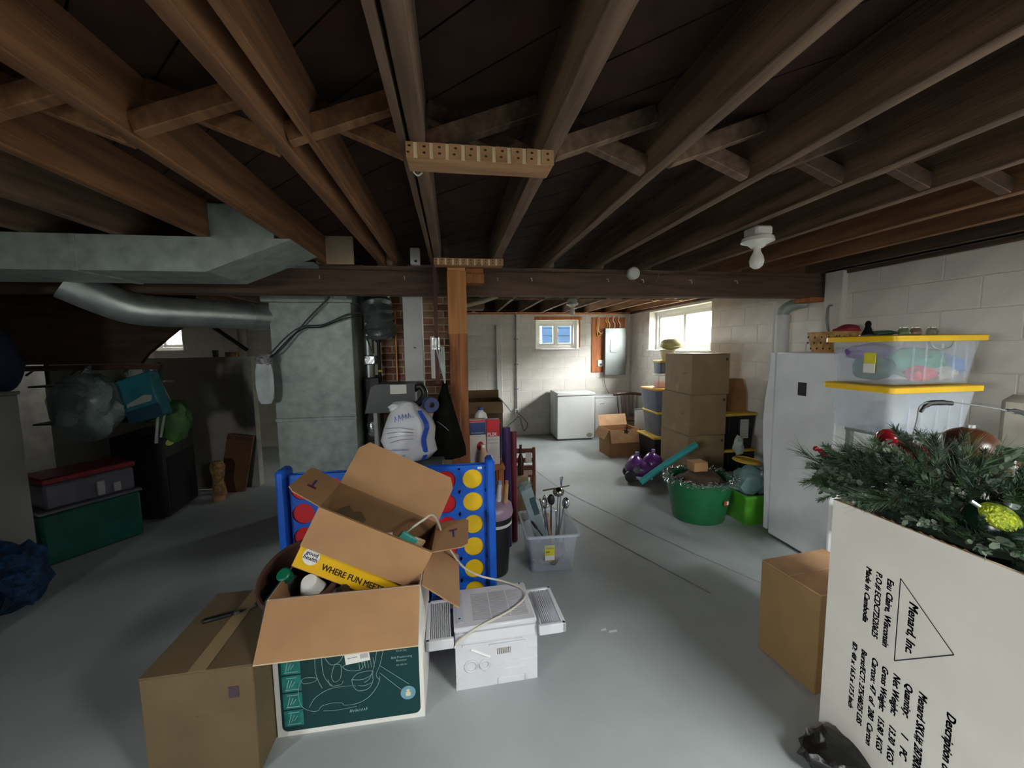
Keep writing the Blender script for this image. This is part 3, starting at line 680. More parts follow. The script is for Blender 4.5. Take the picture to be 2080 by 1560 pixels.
for k in range(7): MB().box(.004+.009*k, .008+.009*k, -ad-.010, -ad-.006, .155, .185, .001).build('vent_slat', wa, cv)
gp = MB(); gp.box(-aw-.004, aw+.004, -ad+.012, ad+.01, .27, .298, .008); gp = gp.build('front_panel', wa, t)
mb = MB()
for sec in range(3):
    x0 = -.105+sec*.094
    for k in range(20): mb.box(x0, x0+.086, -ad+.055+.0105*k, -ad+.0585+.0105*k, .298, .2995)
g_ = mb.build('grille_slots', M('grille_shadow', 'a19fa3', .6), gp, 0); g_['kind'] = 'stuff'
mb = MB(); mb.box(-aw+.008, -aw+.045, -ad+.05, ad-.03, .298, .3, .001); cp_ = mb.build('control_panel', M('pale_blue_panel', 'c8d0dc', .4), gp)
mb = MB(); mb.box(-aw+.02, -aw+.03, -.08, -.072, .3, .3015); mb.box(-aw+.018, -aw+.032, .07, .085, .3, .3015); mb.build('button', m_ink, cp_, 0)
mb = MB(); mb.box(aw-.03, aw-.024, ad-.01, ad+.002, .298, .3); mb.build('logo_mark', m_ink, gp, 0)
for sd in (-1, 1):
    x0, x1 = (-aw-.135, -aw-.006) if sd < 0 else (aw+.006, aw+.14)
    mb = MB(); ya, yb = -ad-.03, ad-.04
    mb.box(x0, x1, ya, ya+.02, .235, .285, .004); mb.box(x0, x1, yb-.02, yb, .235, .285, .004)
    xo = x0 if sd < 0 else x1-.02; mb.box(xo, xo+.02, ya, yb, .235, .285, .004)
    sf = mb.build('side_frame', wa, t)
    ac = MB(); n_ = 11
    for k in range(n_):
        xa = x0+.012+(x1-x0-.024)*k/n_; xm = xa+(x1-x0-.024)/n_/2; xb = xa+(x1-x0-.024)/n_
        ac.quad((xa, ya+.015, .270), (xm, ya+.015, .283), (xm, yb-.015, .283), (xa, yb-.015, .270)); ac.quad((xm, ya+.015, .283), (xb, ya+.015, .270), (xb, yb-.015, .270), (xm, yb-.015, .283))
    ac.build('accordion_curtain', M('pale_grey_vinyl', 'eceef2', .5), sf, 0)
tag(MB().tube(curve_pts([(-.27,1.87,.72),(-.17,1.84,.80),(-.11,1.86,.81),(-.06,1.95,.62),(.02,2.02,.45),(.12,2.06,.36),(.24,2.05,.325),(.33,2.0,.307),(.34,1.92,.307),(.25,1.83,.307),(.1,1.76,.297),(.0,1.72,.27),(-.03,1.705,.24)], 8), .0055, 8).build('power_cord', M('cream_cord', 'cfc9b8', .5)), 'cream power cord trailing from the snack carton across the air conditioner', 'cord')
# ---- giant blue four-in-a-row board
t = thing('giant_game_board', 'giant blue four-in-a-row game board standing behind the open cartons', 'game board', (-.365, 2.22, 0), (0, 0, 0))
bw = .557; px_, pz_ = .153, .135; hr = .0565; zt0 = .868
for s_ in (-1, 1):
    mb = MB(); mb.box(s_*bw-.026, s_*bw+.026, -.06, .06, .02, .985, .014); mb.build('side_rail', m_bblue, t)
    mb = MB(); mb.box(s_*bw-.04, s_*bw+.04, -.18, .18, 0, .04, .012); mb.build('foot', m_bblue, t)
mb = MB(); z0p, z1p, x0p, x1p = zt0-5.5*pz_-.02, zt0+.5*pz_+.01, -bw+.026, bw-.026; xs0 = .455
def cell(mb, cx, cz, wx, wz, y):
    n_ = 32; out = []
    for i in range(n_):
        a = 2*math.pi*i/n_; c, s = math.cos(a), math.sin(a); k = min(wx/abs(c) if abs(c) > 1e-6 else 9e9, wz/abs(s) if abs(s) > 1e-6 else 9e9); out.append((cx+c*k, y, cz+s*k))
    inn = [(cx+hr*math.cos(2*math.pi*i/n_), y, cz+hr*math.sin(2*math.pi*i/n_)) for i in range(n_)]
    mb.add(out+inn, [(i, (i+1) % n_, n_+(i+1) % n_, n_+i) for i in range(n_)])
for c_ in range(7):
    for r_ in range(6):
        X_, Z_ = xs0-px_*(6-c_), zt0-pz_*r_
        for y in (-.022, .022): cell(mb, X_, Z_, px_/2, pz_/2, y)
        for (ya, yb) in ((-.022, -.016), (.016, .022)):
            mb.ring([[(X_+hr*math.cos(a), ya, Z_+hr*math.sin(a)) for a in [2*math.pi*i/32 for i in range(32)]], [(X_+hr*math.cos(a), yb, Z_+hr*math.sin(a)) for a in [2*math.pi*i/32 for i in range(32)]]], True, False)
xl_, xr_ = xs0-px_*6.5, xs0+px_*.5; zb_, zt_ = zt0-5.5*pz_, zt0+.5*pz_
for y0, y1 in ((-.022, -.016), (.016, .022)):
    mb.box(x0p, xl_, y0, y1, z0p, z1p); (xr_ < x1p-.001) and mb.box(xr_, x1p, y0, y1, z0p, z1p); mb.box(xl_, xr_, y0, y1, zt_, z1p+.004); mb.box(xl_, xr_, y0, y1, z0p, zb_)
mb.box(x0p, x1p, -.03, .03, z0p-.03, z0p); mb.build('grid_panel', m_bblue, t, 30)
MB().box(.485, .51, -.0235, -.022, .925, .938).build('white_sticker', m_wht, t, 0)
rows = ('top', 'second', 'third', 'fourth', 'fifth', 'lowest'); cols = {0: 'leftmost', 1: 'second', 5: 'sixth', 6: 'rightmost'}
dm = {}
for c_ in (0, 1, 5, 6):
    for r_ in range(6):
        cn = 'yellow' if c_ == 6 else 'red'
        if cn not in dm:
            q = MB(); q.tube([(0,-.013,0),(0,-.014,0),(0,.014,0),(0,.013,0)][1:3], hr+.006, 32); q.m = 0
            d = q.build('game_disc', m_yeld if cn == 'yellow' else m_red); dm[cn] = d
        else:
            d = dm[cn].copy(); COL.objects.link(d)
        X_, Z_ = xs0-px_*(6-c_), zt0-pz_*r_
        d.matrix_world = Matrix.Translation((-.365, 2.22, 0)) @ Matrix.Translation((X_, 0, Z_))
        tag(d, '%s game disc in the %s row of the %s column of the blue board' % (cn, rows[r_], cols[c_]), 'game disc', 'discs in the giant game board')
# ================================================================== MIDDLE OF THE ROOM: FURNACE, CHIMNEY, POST CLUTTER
# ---- brick chimney
ch = MB().box(-.70, .02, 3.9985, 4.6, 0, 2.49).build('chimney', m_bmort, None, 0); ch['kind'] = 'structure'; ch['label'] = 'red brick chimney behind the white column'
bk = {}
for r in range(14, 33):
    z0 = r*.0685; off = -.70 - (.1 if r % 2 else 0); x = off
    while x < .02:
        a, b = max(x, -.70), min(x+.205, .02)
        if b-a > .03:
            key = (round(b-a, 3), random.randrange(4))
            if key not in bk: o = bk[key] = MB().box(-(b-a)/2+.005, (b-a)/2-.005, -.012, .012, -.029, .029, .004).build('brick', m_brick[key[1]], ch, 0)
            else: o = bk[key].copy(); COL.objects.link(o); o.parent = ch
            o.location = ((a+b)/2, 4.006+random.uniform(-.002, .002), z0+.034)
        x += .205
tag(MB().cyl((-.55, 3.96, .9), (-.55, 3.96, 2.0), .010, seg=10).build('copper_pipe', m_copper), 'thin copper pipe running up the brick chimney', 'pipe')
t = thing('gas_pipe', 'black iron gas pipe with a valve in front of the bricks', 'pipe', (-.70, 3.88, .9))
MB().cyl((0,0,0), (0,0,.92), .016).build('riser', m_pipe, t); MB().cyl((0,0,.78), (0,0,.84), .026).build('union', m_pipe, t); MB().cyl((-.05,0,.81), (.0,0,.81), .016).build('tee', m_pipe, t)
MB().box(-.008, .03, -.03, -.016, .5, .52, .003).build('valve_lever', M('yellow_valve', 'd9a92c', .5), t)
# ---- furnace plenum
t = thing('furnace_plenum', 'grey sheet-metal furnace plenum with creased panels', 'furnace duct', (-1.195, 3.6, 0))
pw = .33
mb = MB(); mb.box(-pw, pw, .0, .62, 0, 2.02, .004); mb.build('casing', m_galvd, t)
def crossbreak(x0, x1, z0, z1, y, dpt=.012):
    mb = MB(); c = ((x0+x1)/2, y-dpt, (z0+z1)/2); q = [(x0,y,z0),(x1,y,z0),(x1,y,z1),(x0,y,z1)]
    for i in range(4): mb.add([q[i], q[(i+1) % 4], c], [(0,1,2)])
    return mb
crossbreak(-pw+.01, pw-.01, 1.03, 1.99, -.001).build('creased_panel', m_galvd, t, 0)
crossbreak(-pw+.01, pw-.01, .12, 1.0, -.001).build('creased_panel', m_galvd, t, 0)
MB().box(-pw-.006, pw+.006, -.012, .0, 1.0, 1.03, .003).build('drive_seam', m_galvd, t)
MB().box(-pw-.05, pw+.02, -.03, .64, 2.02, 2.10, .004).build('collar', m_galvd, t)
MB().box(.21, .31, -.05, -.03, 2.05, 2.11, .003).build('white_box', m_wpaint, t)
tag(MB().tube(curve_pts([(-1.49,3.5,1.57),(-1.42,3.52,1.62),(-1.3,3.54,1.76),(-1.2,3.55,1.88),(-1.02,3.55,2.06)], 7), .008, 6).build('thermostat_cable', m_dkgrey), 'dark cable sagging diagonally across the plenum front', 'cable')
tag(MB().tube(curve_pts([(-1.49,3.49,1.59),(-1.36,3.53,1.74),(-1.24,3.54,1.815),(-1.08,3.55,1.83),(-.9,3.55,1.91),(-.78,3.56,1.93)], 7), .007, 6).build('thermostat_cable', m_dkgrey), 'dark cable curving across the plenum toward the flexible duct', 'cable')
tag(MB().tube(curve_pts([(-1.48,3.48,1.56),(-1.34,3.52,1.72),(-1.22,3.53,1.80),(-1.1,3.54,1.81),(-.9,3.54,1.88),(-.78,3.55,1.9)], 7), .005, 6).build('thermostat_cable', m_black), 'thin black cable just below the curving plenum cable', 'cable')
t = thing('furnace', 'narrow dark furnace cabinet beside the plenum', 'furnace', (-.775, 3.82, 0))
MB().box(-.07, .075, 0, .4, 0, 1.35, .006).build('cabinet', m_blackm, t); MB().box(-.06, .06, -.01, .0, .1, .75, .004).build('door', m_black, t)
MB().cyl((-.02, .08, 1.35), (-.02, .08, 2.05), .05).build('flue_pipe', m_galv, t)
MB().box(-.06, .05, .01, .14, 1.47, 1.56, .01).build('foil_wrap', m_foil, t); MB().lathe([(.035,0),(.05,.02),(.04,.05)], (-.03, .06, 1.76)).build('foil_wrap', m_foil, t)
MB().tube([(-.03,.02,1.74),(.055,.015,1.52)], .008, 6).build('foil_strap', m_foil, t)
MB().blob((.0, -.01, .88), (.05, .03, .09), 5, .25).build('foil_wrap', m_foil, t)
t = thing('flexible_duct', 'grey insulated flexible duct bending down beside the plenum', 'duct', (-.665, 3.72, 2.0))
pts = curve_pts([(-.05, .25, .16), (-.04, .1, .12), (.0, -.02, .0), (.02, -.03, -.16), (.03, .0, -.26)], 8); rr = [.125+.012*math.sin(k*2.1) for k in range(len(pts))]
MB().tube(pts, rr, 24).build('sleeve', m_flex, t)
MB().tube([pts[-1]-Vector((0,0,.0)), pts[-1]-Vector((0,0,.03))], [.10, .08], 20).build('collar', m_galv, t)
# ---- ducts on the left
t = thing('trunk_duct', 'long rectangular sheet-metal duct hung under the joists on the left', 'duct', (-2.5, 2.40, 2.05))
mb = MB(); mb.prism([(-2.4, 0), (1.18, 0), (1.62, .18), (1.62, .184), (-2.4, .184)], 0, .43, 'y'); mb.build('trunk', m_galvd, t, 20)
for x in (-1.2, -.35, .55): MB().box(x, x+.03, -.006, .436, -.006, .184, .002).build('seam', m_galvd, t)
MB().box(1.20, 1.53, .02, .40, .186, .37, .003).build('riser_boot', m_galvd, t)
mb = MB(); mb.prism([(1.5, 0), (1.9, 0), (1.75, .5), (1.36, .5)], .02, .04, 'y'); 
tag(MB().box(-1.42, -.95, 2.98, 3.09, JZ-.03, JZ-.005, .002).build('metal_strip', m_galvd), 'flat grey metal strip on the beam beside the trunk duct', 'metal strip')
t = thing('round_duct', 'round galvanised duct sloping from the plenum to the trunk duct', 'duct', (-1.53, 3.72, 1.93))
P0, P1 = Vector((0, 0, -.03)), Vector((-.60, -.60, -.02)); dd = (P1-P0)
rp_ = curve_pts([P0, P0+dd*.5, P1, Vector((-.72, -.72, .03)), Vector((-.86, -.84, .13))], 4)
MB().tube(rp_, .108, 28).build('pipe', m_galv, t)
for f in (.04, .2, .4): MB().tube([P0+dd*f, P0+dd*(f+.016)], .112, 28).build('band', m_galv, t)
# ---- socks drying on the cables by the plenum
t = thing('hanging_cloth', 'white and floral cloth hanging from the cables at the plenum corner', 'cloth', (-1.54, 3.47, 1.18))
mb = MB(); n_ = 24; rg = []
for z, wd, th in ((0, .035, .015), (.04, .055, .02), (.15, .065, .025), (.26, .062, .025), (.33, .05, .02)):
    rg.append([(wd*math.cos(a)*(1+.12*math.cos(5*a)), th*math.sin(a)*(1+.3*math.cos(5*a)), z) for a in [2*math.pi*i/n_ for i in range(n_)]])
mb.ring(rg); mb.build('towel', M('pale_blue_cloth', 'e6f0f6', .8, bump=.3), t)
MB().blob((.01, 0, .36), (.065, .03, .05), 2, .3).build('floral_top', M('floral_cloth', 'cfc6c6', .8, var=.9, scale=35, col2='4b5262'), t)
# ---- grey machine hood, tote, bag of supplies
t = thing('grey_machine', 'dark grey plastic machine hood on a pole behind the white bag', 'appliance', (-.475, 3.02, 0))
mb = MB(); mb.prism([(-.19, 1.14), (.18, 1.14), (.18, 1.34), (.16, 1.355), (-.10, 1.355), (-.14, 1.335)], 0, .22, 'y'); mb.build('hood', m_dkgrey, t, 20)
MB().box(-.0, .12, -.006, 0, 1.28, 1.35, .002).build('white_label', m_wht, t)
MB().box(-.14, -.11, .05, .09, 0, 1.14, .004).build('pole', M('pale_pole', 'a9aba6', .5), t); MB().box(-.2, .2, 0, .22, 0, .04, .01).build('base', m_dkgrey, t)
MB().tube(curve_pts([(.16,.05,1.3),(.22,.03,1.33),(.25,.02,1.27),(.2,.0,1.2),(.14,.0,1.2)], 6), .025, 10).build('hose', m_black, t)
t = thing('grey_tote', 'dark grey plastic tote with a flat lid under the white bag', 'tote', (-.33, 2.68, 0))
MB().box(-.22, .22, -.16, .16, 0, .82, .02).build('body', m_dkgrey, t); MB().box(-.25, .25, -.19, .19, .82, .86, .012).build('lid', M('grey_lid', '626868', .45), t)
t = thing('supply_bag', 'bulging white plastic bag with blue printed stripe on the grey tote', 'bag', (-.31, 2.70, .86))
mb = MB(); rg = []; n_ = 40
for z, rx, ry in ((0,.06,.05),(.012,.13,.09),(.06,.168,.12),(.14,.182,.13),(.22,.172,.125),(.30,.14,.10),(.35,.10,.07),(.385,.06,.05),(.40,.035,.03)):
    rg.append([(rx*math.cos(a)*(1+.05*noise.noise(Vector((math.cos(a)*2, math.sin(a)*2, z*9)))) + .012*math.sin(z*30), ry*math.sin(a)*(1+.09*noise.noise(Vector((math.cos(a)*3, math.sin(a)*3, z*14+4)))), z) for a in [2*math.pi*i/n_ for i in range(n_)]])
mb.ring(rg); bag = mb.build('bag_body', M('white_bag_film', 'dcdde2', .3, var=.04, bump=.35, bscale=14), t)
bl = M('blue_bag_print', '2450b8', .4)
sp_ = MB(); prev = None
for k in range(13):
    z = .015+k*.028; i = 1 if z < .06 else (2 if z < .14 else (3 if z < .22 else 4))
    rx = .13+.05*math.sin(min(1, z/.2)*1.57) - max(0, z-.24)*.38; ry = .09+.04*math.sin(min(1, z/.2)*1.57) - max(0, z-.24)*.3
    a0, a1 = -1.02+.0*z, -.80; cur = [(rx*1.06*math.cos(a)+.012*math.sin(z*30), ry*1.09*math.sin(a), z) for a in (a0, (a0+a1)/2, a1)]
    if prev: sp_.add(prev+cur, [(0,1,4,3),(1,2,5,4)])
    prev = cur
sp_.build('printed_stripe', bl, bag)
mb = MB()
mb.T = T(-.07, -.128, .285, -.35, -.25, 0); scribble(mb, 0, 0, .10, .04, -.012, 5, .0035); mb.build('lettering', bl, bag, 0)
mb = MB(); 
for k in range(4): mb.tube([(-.14+.01*k, -.118-.006*k, .245-.03*k), (-.05, -.137, .252-.027*k), (.04, -.138, .235-.02*k)], .0018, 5)
mb.build('printed_lines', M('grey_bag_print', '8d8f9c', .5), bag)
mb = MB(); scribble(mb, -.12, .10, .13, .014, -.142, 6); scribble(mb, -.11, .06, .09, .014, -.14, 7); mb.build('small_lettering', M('blue_grey_print', '6a78a8', .5), bag, 0)
MB().blob((-.03, 0, .355), (.1, .05, .05), 8, .35).build('bag_knot', MATS['white_bag_film'], t)
t = thing('tape_roll', 'dark blue roll lying on top of the white bag', 'roll', (-.165, 2.72, 1.235), (R90, 0, .3))
mb = MB(); mb.lathe([(.018,-.04),(.05,-.04),(.052,0),(.05,.04),(.018,.04),(.018,-.04)], cap=False); mb.build('roll', M('navy_roll', '2f3a6e', .5), t); MB().lathe([(.0175,-.041),(.0175,.041)], cap=False).build('core', m_black, t)
t = thing('folded_umbrella', 'folded black umbrella hanging beside the brown post', 'umbrella', (-.075, 2.80, .83))
mb = MB(); rg = []; n_ = 24
for z, rx, ry, ox in ((0,.10,.05,0),(.015,.135,.065,0),(.08,.132,.06,0),(.2,.105,.05,.0),(.35,.068,.038,.002),(.48,.03,.024,.006),(.56,.012,.012,.012)):
    rg.append([(ox+rx*math.cos(a)*(1+.10*math.cos(4*a+z*3)), ry*math.sin(a)*(1+.18*math.cos(6*a)), z) for a in [2*math.pi*i/n_ for i in range(n_)]])
mb.ring(rg); mb.build('canopy', m_blackc, t)
MB().cyl((.012,0,.55), (.0,.0,.80), .006).build('shaft', m_galv, t)
for k, x in enumerate((-.035, -.02, -.005, .008)): MB().tube([(.012,-.01,.54), (x*1.25,-.012,.80)], .0055, 6).build('rib', m_galv, t)
MB().tube(curve_pts([(-.05,-.058,.28),(-.01,-.06,.25),(.03,-.055,.21)], 4), .003, 5).build('strap', m_grey, t)
for k, x in enumerate((-.05, -.035, -.018)): MB().cyl((x*1.25,-.012,.78), (x*1.25,-.012,.86), .009, seg=8).build('chrome_tip', m_foil, t)
tag(MB().box(-.19, -.12, 3.40, 3.46, 1.36, 1.72, .004).build('wall_switch_panel', m_wpaint), 'white switch panel on the bricks between column and post', 'panel')
tag(MB().box(-.135, -.105, 2.955, 2.985, 1.35, 2.23, .003).build('wood_strip', M('dark_red_wood', '4a2a22', .7)), 'thin dark red-brown wood strip hanging left of the brown post', 'wood strip')
# ---- packages standing right of the post on a stool
t = thing('wooden_stool', 'low wooden stool holding packages behind the game board', 'stool', (.215, 2.99, 0))
MB().box(-.15, .15, -.12, .12, .69, .72, .006).build('seat', m_oran, t)
for x in (-.12, .12):
    for y in (-.09, .09): MB().box(x-.02, x+.02, y-.02, y+.02, 0, .69, .004).build('leg', m_oran, t)
t = thing('cereal_box', 'white carton with navy top and a strawberry print right of the post', 'carton', (.165, 2.94, .72))
MB().box(-.06, .06, -.035, .035, 0, .36, .003).build('carton', M('cream_carton', 'e3d9cd', .6), t)
pr = MB().box(-.0605, .0605, -.0356, -.035, .245, .34).build('navy_panel', M('navy_print', '2a3a6c', .6), t, 0)
MB().box(-.0605, .0605, -.0356, -.035, .342, .358).build('red_panel', M('red_print', 'b53a44', .6), t, 0)
mb = MB(); scribble(mb, -.045, .255, .09, .012, -.0362, 8); mb.build('lettering', M('pale_lettering', 'aab0c4', .6), pr, 0)
mb = MB(); mb.add([(.02+.028*math.cos(a)*(1-.25*math.sin(a)), -.0358, .16+.034*math.sin(a)) for a in [i*math.pi/10 for i in range(20)]][::-1], [tuple(range(20))]); mb.build('strawberry_print', M('strawberry_red', 'c8202c', .6), t, 0)
t = thing('red_popcorn_box', 'red carton with white lettering beside the strawberry carton', 'carton', (.285, 2.97, .72))
MB().box(-.05, .05, -.035, .035, 0, .35, .003).build('carton', M('white_carton2', 'dcd6d4', .6), t)
pr = MB().box(-.0505, .0505, -.0356, -.035, .22, .352).build('red_panel', M('red_print2', 'c0202f', .6), t, 0)
mb = MB(); text(mb, 'FLIX', .038, T(-.045, -.0362, .225) @ FRONT, bold=.001); mb.build('lettering', m_wht, pr, 0)
mb = MB(); scribble(mb, -.042, .19, .07, .014, -.0358, 9); scribble(mb, -.042, .165, .075, .01, -.0358, 19); mb.build('small_lettering', M('grey_print', '9a9a98', .7), t, 0)
t = thing('milk_jug', 'white plastic jug with a blue cap behind the cartons', 'jug', (.2, 3.06, .72))
MB().lathe([(.05,0),(.055,.01),(.055,.34),(.045,.38),(.02,.40),(.018,.41)], seg=20).build('body', m_vinyl, t); MB().lathe([(.02,.41),(.02,.43),(.002,.432)], seg=16).build('cap', M('blue_cap', '2a4a9c', .4), t)
t = thing('syrup_bottle', 'small cream bottle in front of the strawberry carton', 'bottle', (.20, 2.86, .72))
MB().lathe([(.03,0),(.035,.01),(.034,.10),(.022,.14),(.014,.16)], seg=18).build('body', M('peach_liquid', 'd9b391', .4), t); MB().lathe([(.016,.16),(.016,.18),(.002,.182)], seg=14).build('cap', m_vinyl, t)
# purple roll etc.
for k, (x, y, r_, h_, c, lb) in enumerate(((.40, 3.05, .036, .98, '3c1f5c', 'tall dark purple wrapping roll standing right of the red carton'), (.47, 3.12, .026, .93, '7a2a3c', 'tall crimson wrapping roll behind the dark purple one'), (.345, 3.16, .03, 1.0, '31456e', 'tall slate blue wrapping roll behind the red carton'))):
    t = thing('wrapping_roll', lb, 'wrapping paper', (x, y, 0), (0, 0, 0), 'rolls of wrapping paper')
    MB().cyl((0,0,0), (0,0,h_), r_).build('roll', M('wrap_%d' % k, c, .4, var=.15), t); MB().lathe([(r_*.5,h_),(r_*.5,h_+.002)], seg=12).build('core_end', m_card, t)
t = thing('dark_bottle', 'slim dark brown glass bottle beside the purple wrapping roll', 'bottle', (.60, 3.55, .42))
MB().lathe([(.028,0),(.03,.01),(.03,.15),(.012,.2),(.011,.27)], seg=16).build('body', M('brown_glass', '3a1d16', .2), t); MB().lathe([(.013,.27),(.013,.285),(.002,.286)], seg=12).build('cap', m_black, t)
t = thing('side_carton', 'low brown carton carrying the dark bottle', 'cardboard box', (.58, 3.56, 0)); MB().box(-.12, .08, -.08, .08, 0, .42, .004).build('body', m_card3, t); MB().box(-.02, .0, -.081, .081, .42, .422).build('tape', m_tape, t)
# ---- black bin with lavender liner
t = thing('waste_bin', 'black waste bin with a pale band and lavender liner', 'bin', (.255, 2.70, 0))
MB().lathe([(.095,0),(.1,.01),(.125,.36),(.128,.36),(.132,.47),(.12,.47)], seg=28).build('bin', m_black, t)
MB().lathe([(.1285,.37),(.131,.37),(.131,.39),(.129,.39)], seg=28, cap=False).build('pale_band', m_wpaint, t)
MB().lathe([(.134,.43),(.14,.45),(.132,.50),(.10,.53),(.06,.54)], seg=28).build('liner', M('lavender_film', 'a98ea6', .35, bump=.4), t)
for k, (x, y, z, c, lb, h_) in enumerate(((.33, 2.64, .535, 'c9a06c', 'tan wooden dowel leaning on the waste bin', .13), (.285, 2.66, .54, 'dbe4ee', 'small clear bottle with blue cap on the waste bin', .12))):
    t = thing('small_bottle' if k else 'wooden_dowel', lb, 'bottle' if k else 'dowel', (x, y, z), (0, .1, 0))
    MB().cyl((0,0,0), (0,0,h_), .02, .016, 14).build('body', M('bin_item_%d' % k, c, .5), t); MB().cyl((0,0,h_), (0,0,h_+.025), .013, seg=12).build('cap', M('pale_blue_cap', '8fb4e2', .4) if k else m_pine, t)
# ---- small ladder-back chair
t = thing('child_chair', 'small brown wooden ladder-back chair with a white tag', 'chair', (.69, 4.05, 0), (0, 0, -.1))
mw = M('red_brown_wood', '6e3b22', .5, var=.2, scale=4, stretch=(5, 5, 1))
for x in (-.125, .125):
    MB().box(x-.016, x+.016, -.14, -.108, 0, .58, .004).build('leg', mw, t); MB().box(x-.016, x+.016, .12, .15, 0, .27, .004).build('leg', mw, t)
MB().box(-.14, .14, -.13, .16, .26, .285, .006).build('seat', mw, t)
for z in (.52, .42, .34): MB().box(-.11, .11, -.135, -.118, z, z+.05, .004).build('back_slat', mw, t)
for z in (.08, .16): MB().box(-.11, .11, -.13, -.115, z, z+.022, .003).build('rung', mw, t)
MB().box(.035, .10, -.144, -.140, .43, .53, .001).build('white_tag', m_wht, t, 0)
# ---- clear bin of kitchen utensils
t = thing('utensil_bin', 'clear plastic bin full of kitchen utensils on the floor', 'storage bin', (.675, 2.80, 0), (0, 0, -.04))
def tub_rings(w0, d0, w1, d1, h, tk=.004, r=.03, n=4):
    def ringp(w, d, z): return [(x, y, z) for x, y in rrect(-w/2, w/2, -d/2, d/2, r, n)]
    return [ringp(w0-2*tk, d0-2*tk, .006), ringp(w1-2*tk, d1-2*tk, h), ringp(w1, d1, h), ringp(w0, d0, 0)]
mb = MB(); R_ = tub_rings(.31, .36, .37, .43, .28); n_ = len(R_[0])
mb.ring(R_, True, False); mb.add(R_[3], [tuple(range(n_))[::-1]]); mb.add(R_[0], [tuple(range(n_))]); mb.build('body', m_clearb, t)
mb = MB(); mb.ring([[(x, y, z) for x, y in rrect(-w/2, w/2, -d/2, d/2, .03, 4)] for w, d, z in ((.37, .43, .275), (.40, .46, .275), (.40, .46, .29), (.37, .43, .29), (.37, .43, .275))], True, False); mb.build('rim', m_milky, t)
la = MB().box(-.06, .01, -.203, -.2, .10, .21).build('yellow_label', M('label_yellow', 'd8d23a', .6), t, 0); MB().box(-.06, .01, -.2036, -.203, .10, .135).build('white_strip', m_wht, la, 0)
mb = MB(); scribble(mb, -.05, .185, .05, .012, -.2036, 10); scribble(mb, -.05, .155, .02, .016, -.2036, 11, .003); mb.build('lettering', m_ink, la, 0)
BX, BY = .675, 2.80
def utensil(name, label, p0, p1, kind, m=m_foil):
    p0, p1 = Vector(p0), Vector(p1); t = thing(name, label, name.replace('_', ' '), tuple(p0))
    d = (p1-p0); u = d.normalized()
    MB().tube([Vector((0,0,0)), d*.5, d], [.007, .006, .005], 8).build('handle', m, t)
    if kind == 'ladle':
        mb = MB(); mb.blob((d.x, d.y, d.z), (.045, .045, .038), 1, 0, 2, 2); mb.build('bowl', m, t)
    elif kind == 'spoon':
        mb = MB(); mb.blob((0,0,0), (.03, .012, .045), 1, 0, 2, 2); o = mb.build('bowl', m, t); o.location = d; o.rotation_euler = u.to_track_quat('Z', 'Y').to_euler()
    elif kind == 'fork':
        for k in (-1, 0, 1): MB().tube([d, d+u*.08+Vector((.012*k, 0, 0))], .003, 6).build('prong', m, t)
    elif kind == 'whisk':
        for k in range(5):
            a = k*math.pi/5; v = Vector((math.cos(a)*.03, math.sin(a)*.03, 0)); MB().tube(curve_pts([d, d+u*.05+v, d+u*.1+v*.6, d+u*.12, d+u*.1-v*.6, d+u*.05-v, d], 4), .0015, 5).build('loop', m, t)
m_st = M('polished_steel', 'c2c4c4', .15, 1, var=.03); m_std = M('dark_utensil', '3a3234', .3, .3)
utensil('ladle', 'shiny steel ladle standing in the utensil bin', (BX+.05, BY-.02, .02), (BX+.10, BY+.05, .50), 'ladle', m_st)
utensil('serving_spoon', 'steel serving spoon leaning left of the ladle', (BX+.02, BY-.04, .02), (BX-.02, BY+.0, .44), 'spoon', m_st)
utensil('serving_spoon', 'dark serving spoon lying low at the left side of the utensil bin', (BX+.02, BY-.10, .12), (BX-.125, BY-.12, .33), 'spoon', m_std)
utensil('slotted_spoon', 'small dark-bowled spoon between ladle and serving spoon', (BX+.04, BY+.06, .02), (BX+.05, BY+.08, .43), 'spoon', m_std)
utensil('meat_fork', 'long steel meat fork behind the ladle', (BX+.09, BY+.04, .02), (BX+.135, BY+.10, .52), 'fork', m_st)
utensil('skewer', 'thin brown stick laid level across the ladle', (BX-.02, BY+.06, .515), (BX+.20, BY+.09, .53), 'none', M('stick_brown', '5a4334', .6))
utensil('skewer', 'thin steel stick standing at the front of the utensil bin', (BX+.07, BY-.09, .02), (BX+.05, BY-.06, .40), 'none', m_st)
utensil('wooden_spoon', 'pale wooden spoon handle standing among the utensils', (BX+.03, BY-.07, .02), (BX-.0, BY-.02, .37), 'none', m_pine)
utensil('serving_spoon', 'steel serving spoon standing right of the ladle', (BX+.10, BY-.06, .02), (BX+.15, BY+.02, .42), 'spoon', m_st)
utensil('whisk', 'steel wire whisk standing among the utensils', (BX+.0, BY+.08, .02), (BX+.01, BY+.12, .33), 'whisk', m_st)
utensil('spatula_handle', 'long steel spatula handle leaning beside the channel', (BX+.05, BY+.0, .02), (BX-.055, BY+.02, .47), 'none', m_st)
utensil('skewer', 'slim steel stick leaning right in the utensil bin', (BX+.06, BY+.0, .02), (BX+.155, BY+.05, .45), 'none', m_st)
t = thing('foil_box', 'long grey plastic channel leaning out of the utensil bin', 'channel', (BX-.0, BY-.02, .02), (0, -.30, 0))
mb = MB(); mb.box(-.045, .045, -.014, -.008, 0, .60, .002); mb.box(-.045, -.038, -.008, .03, 0, .60, .002); mb.box(.038, .045, -.008, .03, 0, .60, .002); mb.build('channel', M('grey_clear_plastic', '8b9a9e', .3, .2), t)
MB().blob((0, .0, .60), (.055, .03, .035), 4, .4).build('crumpled_end', m_clearbag, t)
